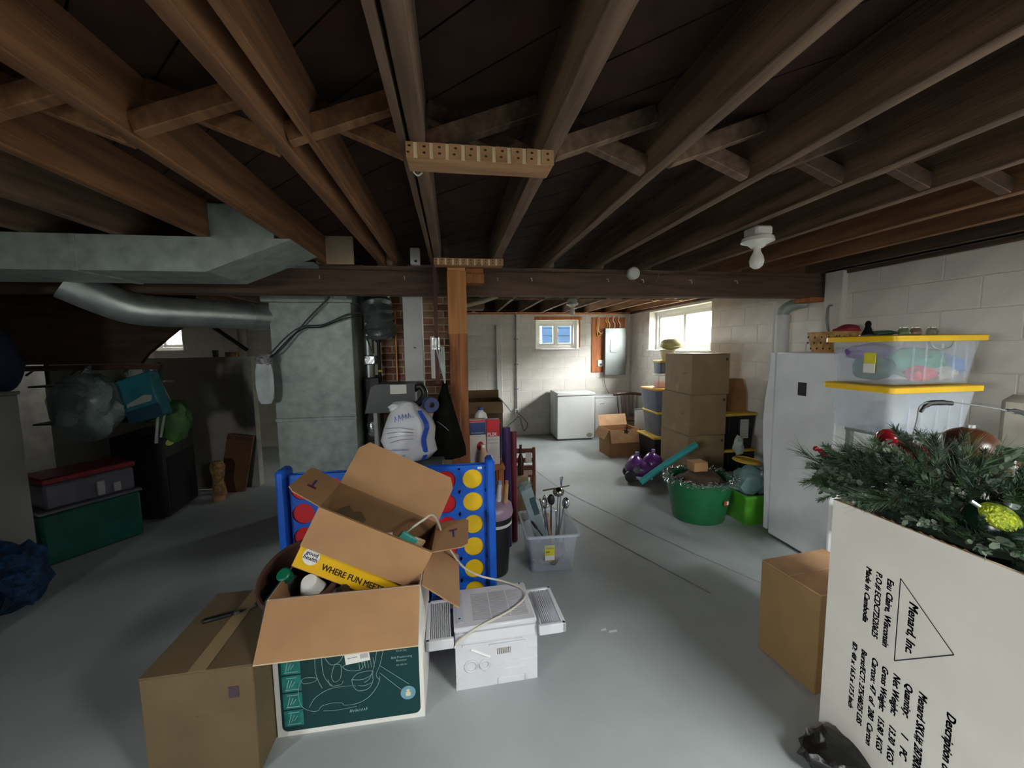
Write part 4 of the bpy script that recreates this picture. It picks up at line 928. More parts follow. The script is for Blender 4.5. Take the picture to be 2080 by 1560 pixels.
MB().box(.0, .042, -.02, -.014, .36, .50, .004).build('dark_clip', M('dark_teal_plastic', '2c4a50', .4), t)
tag(MB().blob((BX-.02, BY-.05, .09), (.13, .15, .075), 6, .3).build('cloth_bundle', M('pinkish_cloth', '8f8078', .8, var=.3)), 'greyish cloth bundle at the bottom of the utensil bin', 'cloth')
# ---- tall open carton behind the post
t = thing('tall_carton', 'tall open brown carton with white flap behind the post', 'cardboard box', (.34, 4.75, 0))
wallbox(MB(), .44, .40, .98).build('body', M('tall_carton_brown', '6d5a46', .85), t, 0)
flap('front', .44, .40, .98, .13, 165, [m_card3], t); flap('left', .44, .40, .98, .15, 60, [m_card3], t); flap('back', .44, .40, .98, .10, 5, [m_card3], t); flap('right', .44, .40, .98, .28, 142, [m_wht], t)
# ---- far wall: chest freezer, low cabinet, open carton, chair
t = thing('chest_freezer', 'small white chest freezer standing against the far wall', 'freezer', (2.06, 6.66, 0), (0, 0, -.03))
MB().box(-.33, .33, -.26, .28, .03, .77, .012).build('body', m_white, t); MB().box(-.335, .335, -.27, .285, .775, .83, .014).build('lid', m_white, t)
MB().box(-.3, .3, -.22, .24, 0, .03).build('plinth', m_grey, t); MB().blob((.24, -.261, .09), (.05, .002, .035), 3, .4).build('rust_spot', M('grime', '9c948a', .9), t)
t = thing('low_cabinet', 'low white cabinet between the freezer and the dark chair', 'cabinet', (2.73, 6.78, 0))
MB().box(-.26, .26, -.18, .19, 0, .70, .006).build('body', m_white, t); MB().box(-.265, .265, -.19, .2, .70, .72, .005).build('top', m_white, t)
MB().box(-.25, .25, -.187, -.18, .05, .62, .003).build('door', m_white, t); MB().box(-.17, -.08, -.189, -.187, .585, .595).build('logo_mark', m_grey, t, 0)
t = thing('open_carton', 'open pale brown carton with a black logo in front of the chair', 'cardboard box', (2.43, 5.5, 0), (0, 0, .05))
wallbox(MB(), .46, .36, .40).build('body', m_card, t, 0)
f_ = flap('front', .46, .36, .40, .19, 162, [M('pale_cardboard', 'c99e76', .85)], t); flap('back', .46, .36, .40, .17, 22, [M('pale_cardboard2', 'd2a980', .85)], t); flap('left', .46, .36, .40, .15, 150, [m_card], t); flap('right', .46, .36, .40, .15, 140, [m_card], t)
mb = MB(); mb.add([(.02+.035*math.cos(a)*(1+.3*math.cos(5*a)), .0015, .03+.03*math.sin(a)*(1+.3*math.cos(5*a))) for a in [i*math.pi/15 for i in range(30)]][::1], [tuple(range(30))]); line2d(mb, [(-.08, .005), (.1, .005)], .004, .0016); mb.build('printed_logo', m_black, f_, 0)
t = thing('windsor_chair', 'dark spindle-back wooden chair near the corner', 'chair', (2.88, 6.05, 0), (0, 0, -.15))
mdk = M('dark_chair_wood', '3f1f18', .35, var=.15)
MB().box(-.2, .2, -.2, .2, .40, .43, .014).build('seat', mdk, t)
for x in (-.16, .16):
    for y in (-.16, .16): MB().cyl((x*1.15, y*1.2, 0), (x, y, .40), .016, .02, 10).build('leg', mdk, t)
MB().tube(curve_pts([(-.23,.19,.79),(-.15,.23,.80),(0,.25,.805),(.15,.23,.80),(.23,.19,.79)], 5), [.022]*21, 10).build('crest_rail', mdk, t)
for k in range(6): x = -.17+.068*k; MB().tube([(x*.85,.17,.43),(x*.93,.20,.6),(x,.215+.03*(1-abs(x)/.2),.79)], [.008,.013,.008], 8).build('spindle', mdk, t)
MB().cyl((-.17,-.17,.15),(.17,-.17,.15),.01).build('stretcher', mdk, t)
# ================================================================== RIGHT SIDE
# ---- tall white carton standing on end, full of garland
WX, WY0, WY1, WH = 1.467, .715, 1.290, 1.005; WD = .42
t = thing('white_tree_carton', 'tall white carton standing on end with black shipping print', 'cardboard box', (WX+WD/2, (WY0+WY1)/2, .0))
wl = WY1-WY0
wallbox(MB(), WD, wl, WH, .008).build('body', m_wcard, t, 0)
mb = MB(); mb.box(-WD/2-.0005, WD/2, wl/2-.009, wl/2+.0005, WH, WH+.002); mb.box(-WD/2-.0005, -WD/2+.0085, -wl/2, wl/2, WH, WH+.002); mb.build('cut_edge', m_edge, t, 0)
mb = MB()
for k in range(14):
    y = wl/2-.03-k*.028; mb.tube([(-WD/2+.002, y, WH+.002), (-WD/2-.003, y-.01, WH+.006+.006*random.random()), (-WD/2+.001, y-.02, WH+.003)], .0016, 4)
mb.build('torn_paper', m_cardi, t, 0)
# print: letters run downwards, tops towards the camera side.  origin: top far corner (0 down, 0 towards -Y)
def down(dn, ac): return Matrix(((0,0,-1,-WD/2-.0012),(0,-1,0,wl/2-ac),(-1,0,0,WH-dn),(0,0,0,1)))
mb = MB()
def ln(a, b, wd=.0034):
    a, b = Vector(a), Vector(b); d = (b-a).normalized(); n_ = Vector((-d.y, d.x))*wd/2
    mb.add([(-WD/2-.0011, wl/2-p.y, WH-p.x) for p in (a-n_, b-n_, b+n_, a+n_)], [(0,1,2,3)])
ln((.176,.248),(.472,.250)); ln((.472,.250),(.325,.401)); ln((.325,.401),(.176,.248))
for dn, ac, s_, tx, ln_ in ((.235,.279,.036,'Menard, Inc.',.18),(.197,.210,.029,'Eau Claire, Wisconsin',.25),(.194,.174,.028,'P.O.# ECDC72520625',.245),(.194,.140,.026,'Made In Cambodia',.212),
        (.508,.112,.024,'ID: 48 x 16.5 x 17.5 Inch',.268),(.512,.145,.026,'Burst/ECT: 275/48/25 LBS',.298),(.512,.182,.028,'Carton: 47  of  280  Carton',.345),(.516,.216,.028,'Gross Weight:   15.80  KGS',.325),
        (.514,.252,.029,'Net Weight:     13.30  KGS',.33),(.515,.288,.030,'Quantity:       1    PC',.275),(.512,.326,.032,'Menard SKU# 2878008',.29),(.512,.399,.032,'Description of Product',.32)):
    q = MB(); text(q, tx, s_, Matrix.Identity(4), shear=.18, bold=.0013); wd = max(v[0] for v in q.v); k = ln_/wd
    mb.add([tuple(down(dn, ac) @ Vector((v[0]*k, v[1], 0))) for v in q.v], q.f)
mb.build('printed_lettering', m_ink, t, 0)
# ---- evergreen garland overflowing the white carton
g_dark = M('garland_dark_needles', '2f4a33', .7, var=.3, scale=9); g_mid = M('garland_green_needles', '4a6b42', .7, var=.3, scale=9); g_pale = M('garland_grey_leaves', '6d7f6a', .7, var=.25, scale=9)
g_stem = M('garland_stem', '4a3c28', .8)
def sprig(kind, seed):
    rnd = random.Random(seed); mb = MB(); Ln = .16
    mb.m = 1; mb.tube([(0,0,0),(0,0,Ln*.6),(.006,0,Ln)], [.003,.002,.001], 4); mb.m = 0
    n_ = {'fir': 170, 'pine': 80, 'leaf': 26}[kind]
    for k in range(n_):
        z = Ln*(.05+.95*k/n_); a = rnd.uniform(0, 2*math.pi)
        el = {'fir': .75, 'pine': .45, 'leaf': .9}[kind]*rnd.uniform(.7, 1.2); ln_ = {'fir': .026, 'pine': .085, 'leaf': .032}[kind]*rnd.uniform(.8, 1.2); wd = {'fir': .0018, 'pine': .0010, 'leaf': .011}[kind]
        d = Vector((math.sin(el)*math.cos(a), math.sin(el)*math.sin(a), math.cos(el))); s_ = d.cross(Vector((math.sin(a*3), math.cos(a*2), .3))).normalized()*wd; p = Vector((0, 0, z))
        if kind == 'leaf': mb.add([p, p+d*ln_*.4+s_, p+d*ln_*.85+s_*.7, p+d*ln_, p+d*ln_*.85-s_*.7, p+d*ln_*.4-s_], [(0,1,2,3,4,5)])
        else: mb.add([p-s_, p+s_, p+d*ln_+s_*.3, p+d*ln_-s_*.3], [(0,1,2,3)])
    return mb
t = thing('evergreen_garland', 'artificial evergreen garland spilling over the top of the white carton', 'garland', (WX+WD/2, 1.06, WH))
protos = []
for kind, mt in (('fir', g_dark), ('fir', g_mid), ('pine', g_mid), ('leaf', g_pale), ('pine', g_pale)):
    protos.append(sprig(kind, len(protos)).build('branch', [mt, g_stem], t, 0))
def put(o, p, d):
    o.location = p; o.rotation_euler = Vector(d).normalized().to_track_quat('Z', 'Y').to_euler()
    o.rotation_euler.rotate_axis('Z', random.uniform(0, 6))
used = set(); rg_ = random.Random(11)
NB = 250
for k in range(NB):
    i = rg_.choice((0, 0, 0, 0, 1, 1, 1, 2, 3, 4)); 
    o = protos[i] if i not in used else protos[i].copy()
    if i in used: COL.objects.link(o); o.parent = t
    used.add(i)
    u, v = rg_.uniform(-1, 1), rg_.uniform(-1, 1)
    x = u*.19; y = -.06+v*.265; edge = max(abs(u), abs(v))
    if math.hypot(x+.132, y+.192) < .11: continue
    hgt = .0+.165*(1-.55*edge**2)*rg_.uniform(.3, 1) + (.035 if v > .2 else 0)
    dr = (u*1.0-.1+rg_.uniform(-.6, .6), v*.9+rg_.uniform(-.6, .6), .55+rg_.uniform(-.35, .45)-.5*(edge > .85))
    s_ = rg_.uniform(.65, 1.05); put(o, (x, y, hgt), dr); o.scale = (s_,)*3
for k in range(46):      # tufts hanging over the far left corner
    i = rg_.choice((0, 1, 1, 3, 2)); o = protos[i].copy(); COL.objects.link(o); o.parent = t
    put(o, (-.17+rg_.uniform(-.04, .1), .19+rg_.uniform(-.06, .07), .02+rg_.uniform(0, .15)), (-.6+rg_.uniform(-.5, .5), .35+rg_.uniform(-.5, .3), rg_.uniform(-.3, .7))); o.scale = (rg_.uniform(.6, .85),)*3
for k in range(60):      # low tufts draped over the near rim
    i = rg_.choice((0, 0, 1, 3)); o = protos[i].copy(); COL.objects.link(o); o.parent = t
    put(o, (-.165+rg_.uniform(-.02, .06), -.06+rg_.uniform(-.27, .27), .005+rg_.uniform(0, .05)), (-.35+rg_.uniform(-.25, .4), rg_.uniform(-1, 1), rg_.uniform(-.05, .4))); o.scale = (rg_.uniform(.5, .8),)*3
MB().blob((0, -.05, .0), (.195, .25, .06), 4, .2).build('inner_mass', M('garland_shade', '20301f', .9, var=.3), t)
def bauble(label, loc, r, mt, name='christmas_ornament', patch=None):
    t = thing(name, label, 'ornament', loc, (.3, .2, 0)); 
    MB().lathe([(max(.001, r*math.sin(a)), -r*math.cos(a)) for a in [i*math.pi/14 for i in range(15)]], seg=24).build('ball', mt, t)
    MB().cyl((0,0,r*.97), (0,0,r*1.15), r*.2, seg=12).build('cap', m_galv, t)
    return t
redg = M('red_glitter', 'b3202c', .3, .3, var=.4, scale=120, bump=.6, bscale=150); redm = M('red_gloss', '9c1c26', .2, .1)
bauble('large red glitter ornament at the middle of the garland', (1.655, 1.19, 1.185), .068, redg)
bauble('dark red ornament behind the red glitter ornament', (1.70, 1.29, 1.235), .042, redm)
t = thing('red_berry_pick', 'shiny red berry spray at the left tip of the garland', 'ornament', (1.525, 1.40, 1.15)); 
for k in range(9): MB().lathe([(max(.001, .011*math.sin(a)), -.011*math.cos(a)) for a in [i*math.pi/6 for i in range(7)]], (-.035+.011*k+.004*(k % 2), -.01*(k % 3), .03-.009*k), 10).build('berry', redm, t)
MB().tube([(-.03,0,.025),(.02,0,-.01),(.08,-.03,-.03)], .003, 5).build('stem', g_stem, t)
bauble('big dark green ornament half sunk in the garland', (1.595, .905, 1.065), .075, M('dark_green_gloss', '10291a', .25))
t = thing('glitter_ornament', 'yellow-green glitter ornament at the front edge of the garland', 'ornament', (1.545, .868, 1.115), (.5, -.5, .4))
MB().lathe([(.001,-.021),(.022,-.018),(.042,-.007),(.046,0),(.042,.007),(.022,.018),(.001,.021)], seg=24).build('disc', M('lime_glitter', 'b4bf2a', .2, .4, var=.6, scale=90, bump=1., bscale=120, col2='4f6a18'), t); MB().cyl((0,.04,.0), (0,.065,.006), .006, seg=8).build('cap', m_galv, t)
t = thing('brown_ornament', 'large dark brown ball ornament behind the garland', 'ornament', (1.93, 1.19, 1.205)); MB().lathe([(max(.001, .09*math.sin(a)), -.09*math.cos(a)) for a in [i*math.pi/14 for i in range(15)]], seg=24).build('ball', M('dark_amber', '4e2c1a', .3), t); MB().cyl((0,0,.088),(0,0,.1),.015).build('cap', m_galv, t)
t = thing('wire_bail', 'thin wire with black plastic grips arching over the garland', 'wire', (1.93, 1.25, 1.26))
MB().tube(curve_pts([(-.18,.0,-.05),(-.13,.02,.05),(-.11,.02,.115),(.0,.0,.12),(.22,-.03,.085),(.34,-.06,.03)], 6), .0028, 6).build('wire', m_grey, t)
MB().tube(curve_pts([(-.115,.02,.085),(-.085,.02,.115),(-.04,.01,.12),(.0,.0,.117)], 5), [.006]*4+[.011]*8+[.009]*4, 8).build('grip', m_black, t)
MB().tube(curve_pts([(.22,-.03,.087),(.26,-.035,.08),(.31,-.05,.06),(.345,-.06,.02)], 5), [.006]*4+[.011]*8+[.009]*4, 8).build('grip', m_black, t)
t = thing('wire_basket', 'small white wire basket tucked behind the garland', 'basket', (2.05, 1.10, 1.0))
for z, r_ in ((.17, .12), (.13, .125), (.09, .12)): MB().tube([(r_*math.cos(a), r_*math.sin(a), z) for a in [i*math.pi/14 for i in range(29)]], .004, 6, False).build('ring', m_vinyl, t)
for k in range(18): a = k*math.pi/9; MB().tube([(.1*math.cos(a), .1*math.sin(a), 0), (.125*math.cos(a), .125*math.sin(a), .1), (.118*math.cos(a), .118*math.sin(a), .17)], .003, 5).build('wire', m_vinyl, t)
# black bag on the floor at the foot of the white carton
tag(MB().blob((1.40, 1.16, .05), (.13, .10, .055), 12, .3, 2.2, 3, 0.001).build('black_bag', M('black_film', '161412', .3, bump=.4)), 'crumpled black plastic bag on the floor beside the white carton', 'bag')
# ---- brown carton behind it
t = thing('brown_carton', 'plain brown carton on the floor behind the white carton', 'cardboard box', (1.80, 1.60, 0), (0, 0, .10))
MB().box(-.21, .21, -.14, .17, 0, .485, .004).build('body', M('tan_carton_face', '97784f', .85, var=.05), t); MB().box(-.21, .21, -.14, .014, .485, .490, .002).build('flap', M('pale_cardboard', 'c99e76', .85), t); MB().box(-.21, .21, .016, .17, .485, .490, .002).build('flap', M('pale_cardboard', 'c99e76', .85), t)
# ---- upright freezer
t = thing('upright_freezer', 'tall white upright freezer seen from its side', 'freezer', (2.925, 2.60, 0))
fm = M('freezer_white', 'e6e9ec', .42, var=.03, bump=.04, bscale=120)
MB().box(-.325, .325, -.29, .24, .02, 1.55, .008).build('cabinet', fm, t)
mb = MB(); rg = []
for z, b in ((.05, .0), (.3, .004), (.55, .02), (.75, .045), (.95, .055), (1.15, .045), (1.3, .02), (1.45, .004), (1.545, .0)): rg.append([(-.325, .25, z), (.325, .25, z), (.325, .29+b, z), (-.325, .29+b, z)])
mb.ring(rg); d = mb.build('door', fm, t, 60); MB().box(.2, .24, .30, .36, .8, 1.2, .01).build('handle', m_white, d)
MB().box(-.329, -.325, -.054, .020, 1.225, 1.325, .002).build('black_sticker', m_black, t); MB().box(-.3, .3, -.27, .22, 0, .02).build('plinth', m_dkgrey, t)
# ---- white pipe with elbow behind the freezer
t = thing('vent_pipe', 'white vent pipe with an elbow rising behind the freezer', 'pipe', (3.14, 3.38, 0))
MB().cyl((0,0,0), (0,0,1.86), .06, seg=24).build('pipe', m_wpaint, t); MB().cyl((0,0,1.82), (0,0,1.89), .068, seg=24).build('coupling', m_wpaint, t)
MB().tube(curve_pts([(0,0,1.88),(.005,-.005,1.92),(.035,-.03,1.965),(.09,-.07,1.99),(.15,-.10,2.0)], 6), .052, 24).build('elbow', m_galvd, t)
tag(MB().cyl((3.03, 3.36, 0), (3.03, 3.36, 2.02), .012, seg=10).build('thin_pipe', m_wpaint), 'thin white pipe beside the vent pipe', 'pipe')
t = thing('extension_cord', 'short grey cord with a blue plug hanging above the freezer', 'cord', (3.25, 2.98, 1.62))
MB().tube(curve_pts([(.02,.0,.32),(-.04,.0,.31),(-.05,.0,.2),(-.02,.0,.08),(-.01,.0,.0)], 6), .008, 6).build('cord', m_grey, t); MB().box(-.06, .03, -.03, .03, -.04, .02, .01).build('plug', M('blue_plug', '3f78a0', .5), t)
# ---- wicker basket on the freezer
t = thing('wicker_basket', 'woven tan basket with open diamond holes on the freezer top', 'basket', (2.84, 2.50, 1.55))
wk = M('wicker_tan', 'b98d55', .7, var=.25, scale=20); wkd = M('wicker_hole', '2c1c10', .9)
mb = MB(); mb.ring([[(x, y, z) for x, y in rrect(-a, a, -b, b, .03, 3)] for a, b, z in ((.17,.11,0),(.20,.13,.15),(.19,.12,.15),(.16,.10,.01))]); mb.build('wall', wk, t)
mb = MB()
for r_ in range(3):
    for k in range(9):
        f = (k+.5*(r_ % 2)+.25)/9; z = .03+.042*r_; e = 1+z*1.1
        for (px1, py1, nx, ny) in ((-.17*e+.34*e*f, -.11*e-.002, 0, 1), (-.17*e-.002, -.11*e+.22*e*f, 1, 0)):
            if nx and k % 2: continue
            mb.add([(px1-.008*(1-nx), py1-.008*nx, z), (px1, py1, z-.012), (px1+.008*(1-nx), py1+.008*nx, z), (px1, py1, z+.012)], [(0,1,2,3)])
mb.build('open_hole', wkd, t, 0)
tag(MB().blob((2.87, 2.50, 1.695), (.10, .07, .055), 9, .3).build('red_cloth', M('red_cloth', '8e2630', .8, bump=.3)), 'dark red cloth heaped in the woven basket', 'cloth')
# ---- yellow-lidded clear bins on a shelving unit
t = thing('shelving_unit', 'grey metal shelving unit carrying the yellow-lidded clear bins', 'shelf', (2.60, 1.89, 0))
for x in (-.22, .22):
    for y in (-.13, .13): MB().box(x-.015, x+.015, y-.015, y+.015, 0, 1.11, .003).build('leg', m_grey, t)
for z in (.15, .62, 1.09): MB().box(-.24, .24, -.15, .15, z, z+.022, .004).build('shelf_board', m_grey, t)
def clearbin(label, z, mt):
    t = thing('clear_bin', label, 'storage bin', (2.54, 1.895, z), (0, 0, 0), 'clear bins with yellow lids')
    mb = MB(); R_ = tub_rings(.50, .32, .555, .365, .235, .004, .035); n_ = len(R_[0]); mb.ring(R_, True, False); mb.add(R_[3], [tuple(range(n_))[::-1]]); mb.add(R_[0], [tuple(range(n_))])
    b = mb.build('tub', mt, t)
    for x in (-.16, -.08, .02, .1, .18): MB().box(x, x+.008, -.178, -.170, .02, .22, .002).build('rib', mt, b)
    mb = MB(); mb.ring([[(x, y, zz) for x, y in rrect(-a/2, a/2, -d/2, d/2, .03, 4)] for a, d, zz in ((.60,.40,.23),(.60,.40,.258),(.58,.38,.263),(.50,.30,.258))]); mb.build('lid', m_lidy, t)
    mb = MB(); mb.box(-.615, -.58, -.03, .03, .232, .246, .003); 
    return t
b1 = clearbin('clear bin with a yellow lid full of bright clothes, topmost of its stack', 1.393, m_clearb)
b2 = clearbin('clear bin with a yellow lid holding pale linens, below the clothes bin', 1.122, m_milky)
MB().tube(curve_pts([(-.08,-.188,.24),(-.06,-.192,.20),(-.0,-.192,.185),(.05,-.192,.2),(.07,-.19,.235)], 6), .003, 5).build('wire_handle', m_galv, b1)
la = MB().box(-.284, -.2815, -.09, -.03, .06, .17).build('yellow_label', M('label_yellow', 'd8d23a', .6), b1, 0); MB().box(-.2848, -.284, -.09, -.03, .06, .11).build('white_strip', m_wht, la, 0)
def lump(name, label, c, r, seed, col, cat='cloth', amp=.25):
    tag(MB().blob(c, r, seed, amp, 2.2, 3).build(name, M('cloth_'+name+str(seed), col, .85, var=.15, scale=9, bump=.35, bscale=20)), label, cat)
zc = 1.40
lump('purple_clothes', 'purple clothes at the top of the clear clothes bin', (2.42, 1.96, zc+.165), (.15, .09, .05), 1, '6a4f96')
lump('green_clothes', 'green clothes along the front of the clear clothes bin', (2.58, 1.86, zc+.105), (.17, .10, .085), 2, '169a74')
lump('dark_green_clothes', 'dark green clothes at the left end of the clear clothes bin', (2.36, 1.90, zc+.075), (.07, .10, .07), 3, '0f6450')
lump('pink_clothes', 'pink clothes at the bottom of the clear clothes bin', (2.53, 1.79, zc+.05), (.09, .05, .045), 4, 'd83a4c')
lump('white_clothes', 'white and cream clothes at the bottom right of the clear clothes bin', (2.67, 1.78, zc+.045), (.075, .045, .04), 5, 'd8d4c8')
lump('blue_clothes', 'blue clothes at the right end of the clear clothes bin', (2.765, 1.86, zc+.085), (.045, .10, .07), 6, '3f7ad0')
lump('linens', 'folded pale linens inside the lower clear bin', (2.54, 1.88, 1.122+.085), (.20, .12, .075), 7, 'b9bcb4')
lump('blue_linens', 'slate blue linens inside the lower clear bin', (2.58, 1.82, 1.122+.165), (.14, .08, .045), 8, '6d84a4')
for k, (x, c, lb) in enumerate(((2.47, '5f7f4a', 'small olive glass jar on the yellow lid'), (2.55, '8a5a4a', 'small reddish glass jar on the yellow lid'), (2.66, '8f8a78', 'small clear glass jar on the yellow lid'))):
    t = thing('glass_jar', lb, 'jar', (x, 1.84, 1.656), (0, 0, 0), 'small jars on the top lid'); MB().lathe([(.018,0),(.024,.004),(.026,.02),(.02,.036),(.016,.04)], seg=16).build('body', clear('jar_glass_%d' % k, (.9,.95,.9), lin(c), .6, .1), t); MB().lathe([(.016,.04),(.016,.045),(.002,.046)], seg=12).build('lid', m_galv, t)
t = thing('dark_figurine', 'small dark figurine standing on the yellow lid', 'figurine', (2.31, 1.90, 1.656)); MB().lathe([(.03,0),(.028,.01),(.016,.04),(.012,.055),(.015,.065),(.010,.08),(.002,.085)], seg=14).build('body', m_blackc, t); MB().lathe([(.035,0),(.035,.006)], seg=14).build('base', m_black, t)
tag(MB().blob((2.40, 1.88, 1.672), (.07, .04, .014), 5, .3).build('green_strap', M('green_strap', '2e5a44', .8)), 'folded green strap on the yellow lid', 'strap')
# patterned bag right of the bins, near the wall
t = thing('patterned_bag', 'brown and white patterned bag standing by the right wall', 'bag', (3.06, 1.58, 0))
MB().box(-.12, .14, -.15, .15, 0, .98, .02).build('base_carton', m_card3, t)
mb = MB(); mb.box(-.11, .13, -.14, .14, .98, 1.33, .04); mb.build('body', M('white_canvas', 'cfc9bd', .8), t)
for k in range(12):
    rnd = random.Random(k); x = -.085+.07*(k % 4)*.9; z = 1.02+.095*(k//4)
    MB().prism([(x+.032*math.cos(a)*rnd.uniform(.8, 1.1), z+.038*math.sin(a)*rnd.uniform(.8, 1.1)) for a in [i*math.pi/3 for i in range(6)]], -.1425, -.1395, 'y').build('brown_patch', M('brown_patch', '6b4c3c', .85), t, 0)
# ---- three tall tan cartons stacked on a yellow-lidded tote
t = thing('black_tote', 'black tote with yellow lid under the three stacked cartons', 'tote', (2.665, 4.02, 0)); MB().box(-.21, .21, -.27, .25, 0, .21, .015).build('body', m_black, t); MB().box(-.235, .225, -.29, .27, .21, .235, .008).build('lid', m_ylidd, t)
z = .236
for k, (h_, dx, rz, lb) in enumerate(((.415, .0, .0, 'tall brown carton, lowest of the stack of three'), (.435, .005, .015, 'tall brown carton, middle of the stack of three'), (.425, .03, -.02, 'tall brown carton, topmost of the stack of three'))):
    t = thing('stacked_carton', lb, 'cardboard box', (2.645+dx, 4.02, z), (0, 0, rz), 'three stacked brown cartons')
    MB().box(-.215, .215, -.27, .27, 0, h_, .004).build('body', m_card3, t)
    for s_ in (-1, 1): MB().box(-.215 if s_ < 0 else .001, -.001 if s_ < 0 else .215, -.27, .27, h_, h_+.004, .001).build('flap', m_card3, t)
    MB().box(-.2158, -.215, -.03, .03, 0, .1).build('tape', m_tape, t, 0)
    MB().box(-.03, .03, -.2705, -.2698, h_-.1, h_).build('tape', m_tape, t, 0)
    MB().box(.17, .195, -.2712, -.27, h_-.07, h_-.045).build('printed_mark', m_ink, t, 0)
    MB().box(-.2162, -.215, -.17, -.12, h_*.5, h_*.54).build('printed_mark', M('faint_ink', '7d6a49', .9), t, 0); MB().box(-.2165, -.2158, -.2, -.16, .03, .08).build('white_sticker', m_tape, t, 0)
    z += h_+.0045
# ---- totes between the stack and the wall
def tote(label, loc, w, d, h, bodym, lidm, rz=0, name='storage_tote', grp='totes with yellow lids'):
    t = thing(name, label, 'tote', loc, (0, 0, rz), grp)
    mb = MB(); mb.ring([[(x, y, zz) for x, y in rrect(-a*w/2, a*w/2, -a*d/2, a*d/2, .02, 3)] for a, zz in ((.86, 0), (.95, h-.03))]); mb.build('body', bodym, t)
    MB().box(-w/2, w/2, -d/2, d/2, h-.03, h, .008).build('lid', lidm, t)
    for x in (-.3, .0, .3): MB().box(x*w-.012, x*w+.012, -d*.475, -d*.46, h*.25, h-.035, .003).build('rib', bodym, t)
    return t
cx_, cy_ = 3.075, 4.06
zz = 0
tote('black tote with yellow lid, lowest beside the carton stack', (cx_, cy_, 0), .40, .56, .47, m_black, m_ylidd)
t2 = tote('black tote with yellow lid and a paper label beside the carton stack', (cx_, cy_, .471), .40, .56, .40, m_black, m_ylidd)
pl = MB().box(.0, .10, -.268, -.262, .12, .33, .001).build('paper_label', M('worn_paper', 'b9b7ac', .8), t2, 0); mb = MB(); [scribble(mb, .01, .29-.03*k, .075, .014, -.269, 20+k) for k in range(6)]; mb.build('label_print', m_grey, pl, 0)
t = thing('paper_sack', 'brown paper sack standing on the labelled black tote', 'paper bag', (3.12, 4.0, .872)); mb = MB(); mb.ring([[(-.12,-.09,0),(.12,-.09,0),(.12,.09,0),(-.12,.09,0)], [(-.10,-.08,.2),(.11,-.08,.2),(.11,.08,.2),(-.10,.08,.2)], [(-.095,-.05,.34),(.09,-.05,.35),(.09,.05,.35),(-.095,.05,.34)]]); mb.build('sack', M('paper_sack_brown', '8d6238', .8, bump=.2), t, 0); MB().box(-.09, .085, -.052, .052, .345, .36, .003).build('folded_top', M('paper_sack_brown', '8d6238', .8), t)
t = thing('clear_canister', 'clear plastic canister behind the brown paper sack', 'canister', (2.99, 4.17, .872)); MB().box(-.09, .09, -.08, .08, 0, .36, .012).build('body', m_milky, t); MB().box(-.095, .095, -.085, .085, .36, .40, .01).build('lid', m_grey, t); MB().box(-.08, .08, -.07, .07, .02, .2, .01).build('contents', m_card3, t)
# ---- totes in a column behind the carton stack
lx, ly = 2.92, 5.0
tote('wide black tote with yellow lid, lowest of the column under the window', (lx, ly, 0), .66, .48, .40, m_black, m_ylidd)
tote('grey tote with yellow lid, second of the column under the window', (lx+.02, ly, .401), .58, .44, .33, M('slate_tote', '5c646e', .5), m_ylidd)
tote('slate blue tote with orange-yellow lid, third of the column under the window', (lx+.01, ly, .732), .62, .44, .31, M('slate_blue_tote', '566274', .5), M('orange_lid', 'd09a3c', .5))
t = thing('clear_canister', 'clear canister of orange contents standing on the slate blue tote', 'canister', (2.80, 4.98, 1.043)); MB().box(-.08, .08, -.08, .08, 0, .17, .012).build('body', m_milky, t); MB().box(-.085, .085, -.085, .085, .17, .19, .006).build('lid', m_vinyl, t); MB().box(-.07, .07, -.07, .07, .008, .08, .01).build('contents', M('orange_contents', 'd9875a', .7), t)
tote('small slate tote with yellow lid on top of the clear canister', (2.86, 5.0, 1.234), .24, .22, .18, MATS['slate_blue_tote'], m_ylidd)
t = thing('cream_tub', 'cream plastic tub on top of the small slate tote', 'tub', (2.90, 5.0, 1.415)); MB().lathe([(.07,0),(.075,.005),(.095,.12),(.1,.125),(.1,.135),(.09,.135)], seg=24).build('tub', M('cream_plastic', 'ddd8b8', .5), t); MB().lathe([(.101,.12),(.104,.125),(.104,.14),(.1,.14)], seg=24, cap=False).build('rim', M('cream_plastic', 'ddd8b8', .5), t)
t = thing('straw_hat', 'pale yellow round hat with a dent resting on the cream tub', 'hat', (2.95, 4.98, 1.552)); MB().blob((0,0,.08), (.155, .13, .08), 21, .18, 1.6, 3).build('crown', M('pale_yellow_felt', 'cdc98e', .8), t); MB().lathe([(.16,.04),(.165,.045),(.16,.05),(.1,.055)], seg=28, sy=.85).build('brim', M('pale_yellow_felt2', 'c2bd7e', .8), t)
t = thing('leaning_board', 'white board leaning behind the totes near the dark chair', 'board', (2.80, 5.45, 0)); MB().box(-.14, .14, -.01, .01, 0, .66, .004).build('board', m_wpaint, t); MB().box(-.145, .145, -.012, .012, .66, .675, .003).build('edge_strip', m_grey, t)
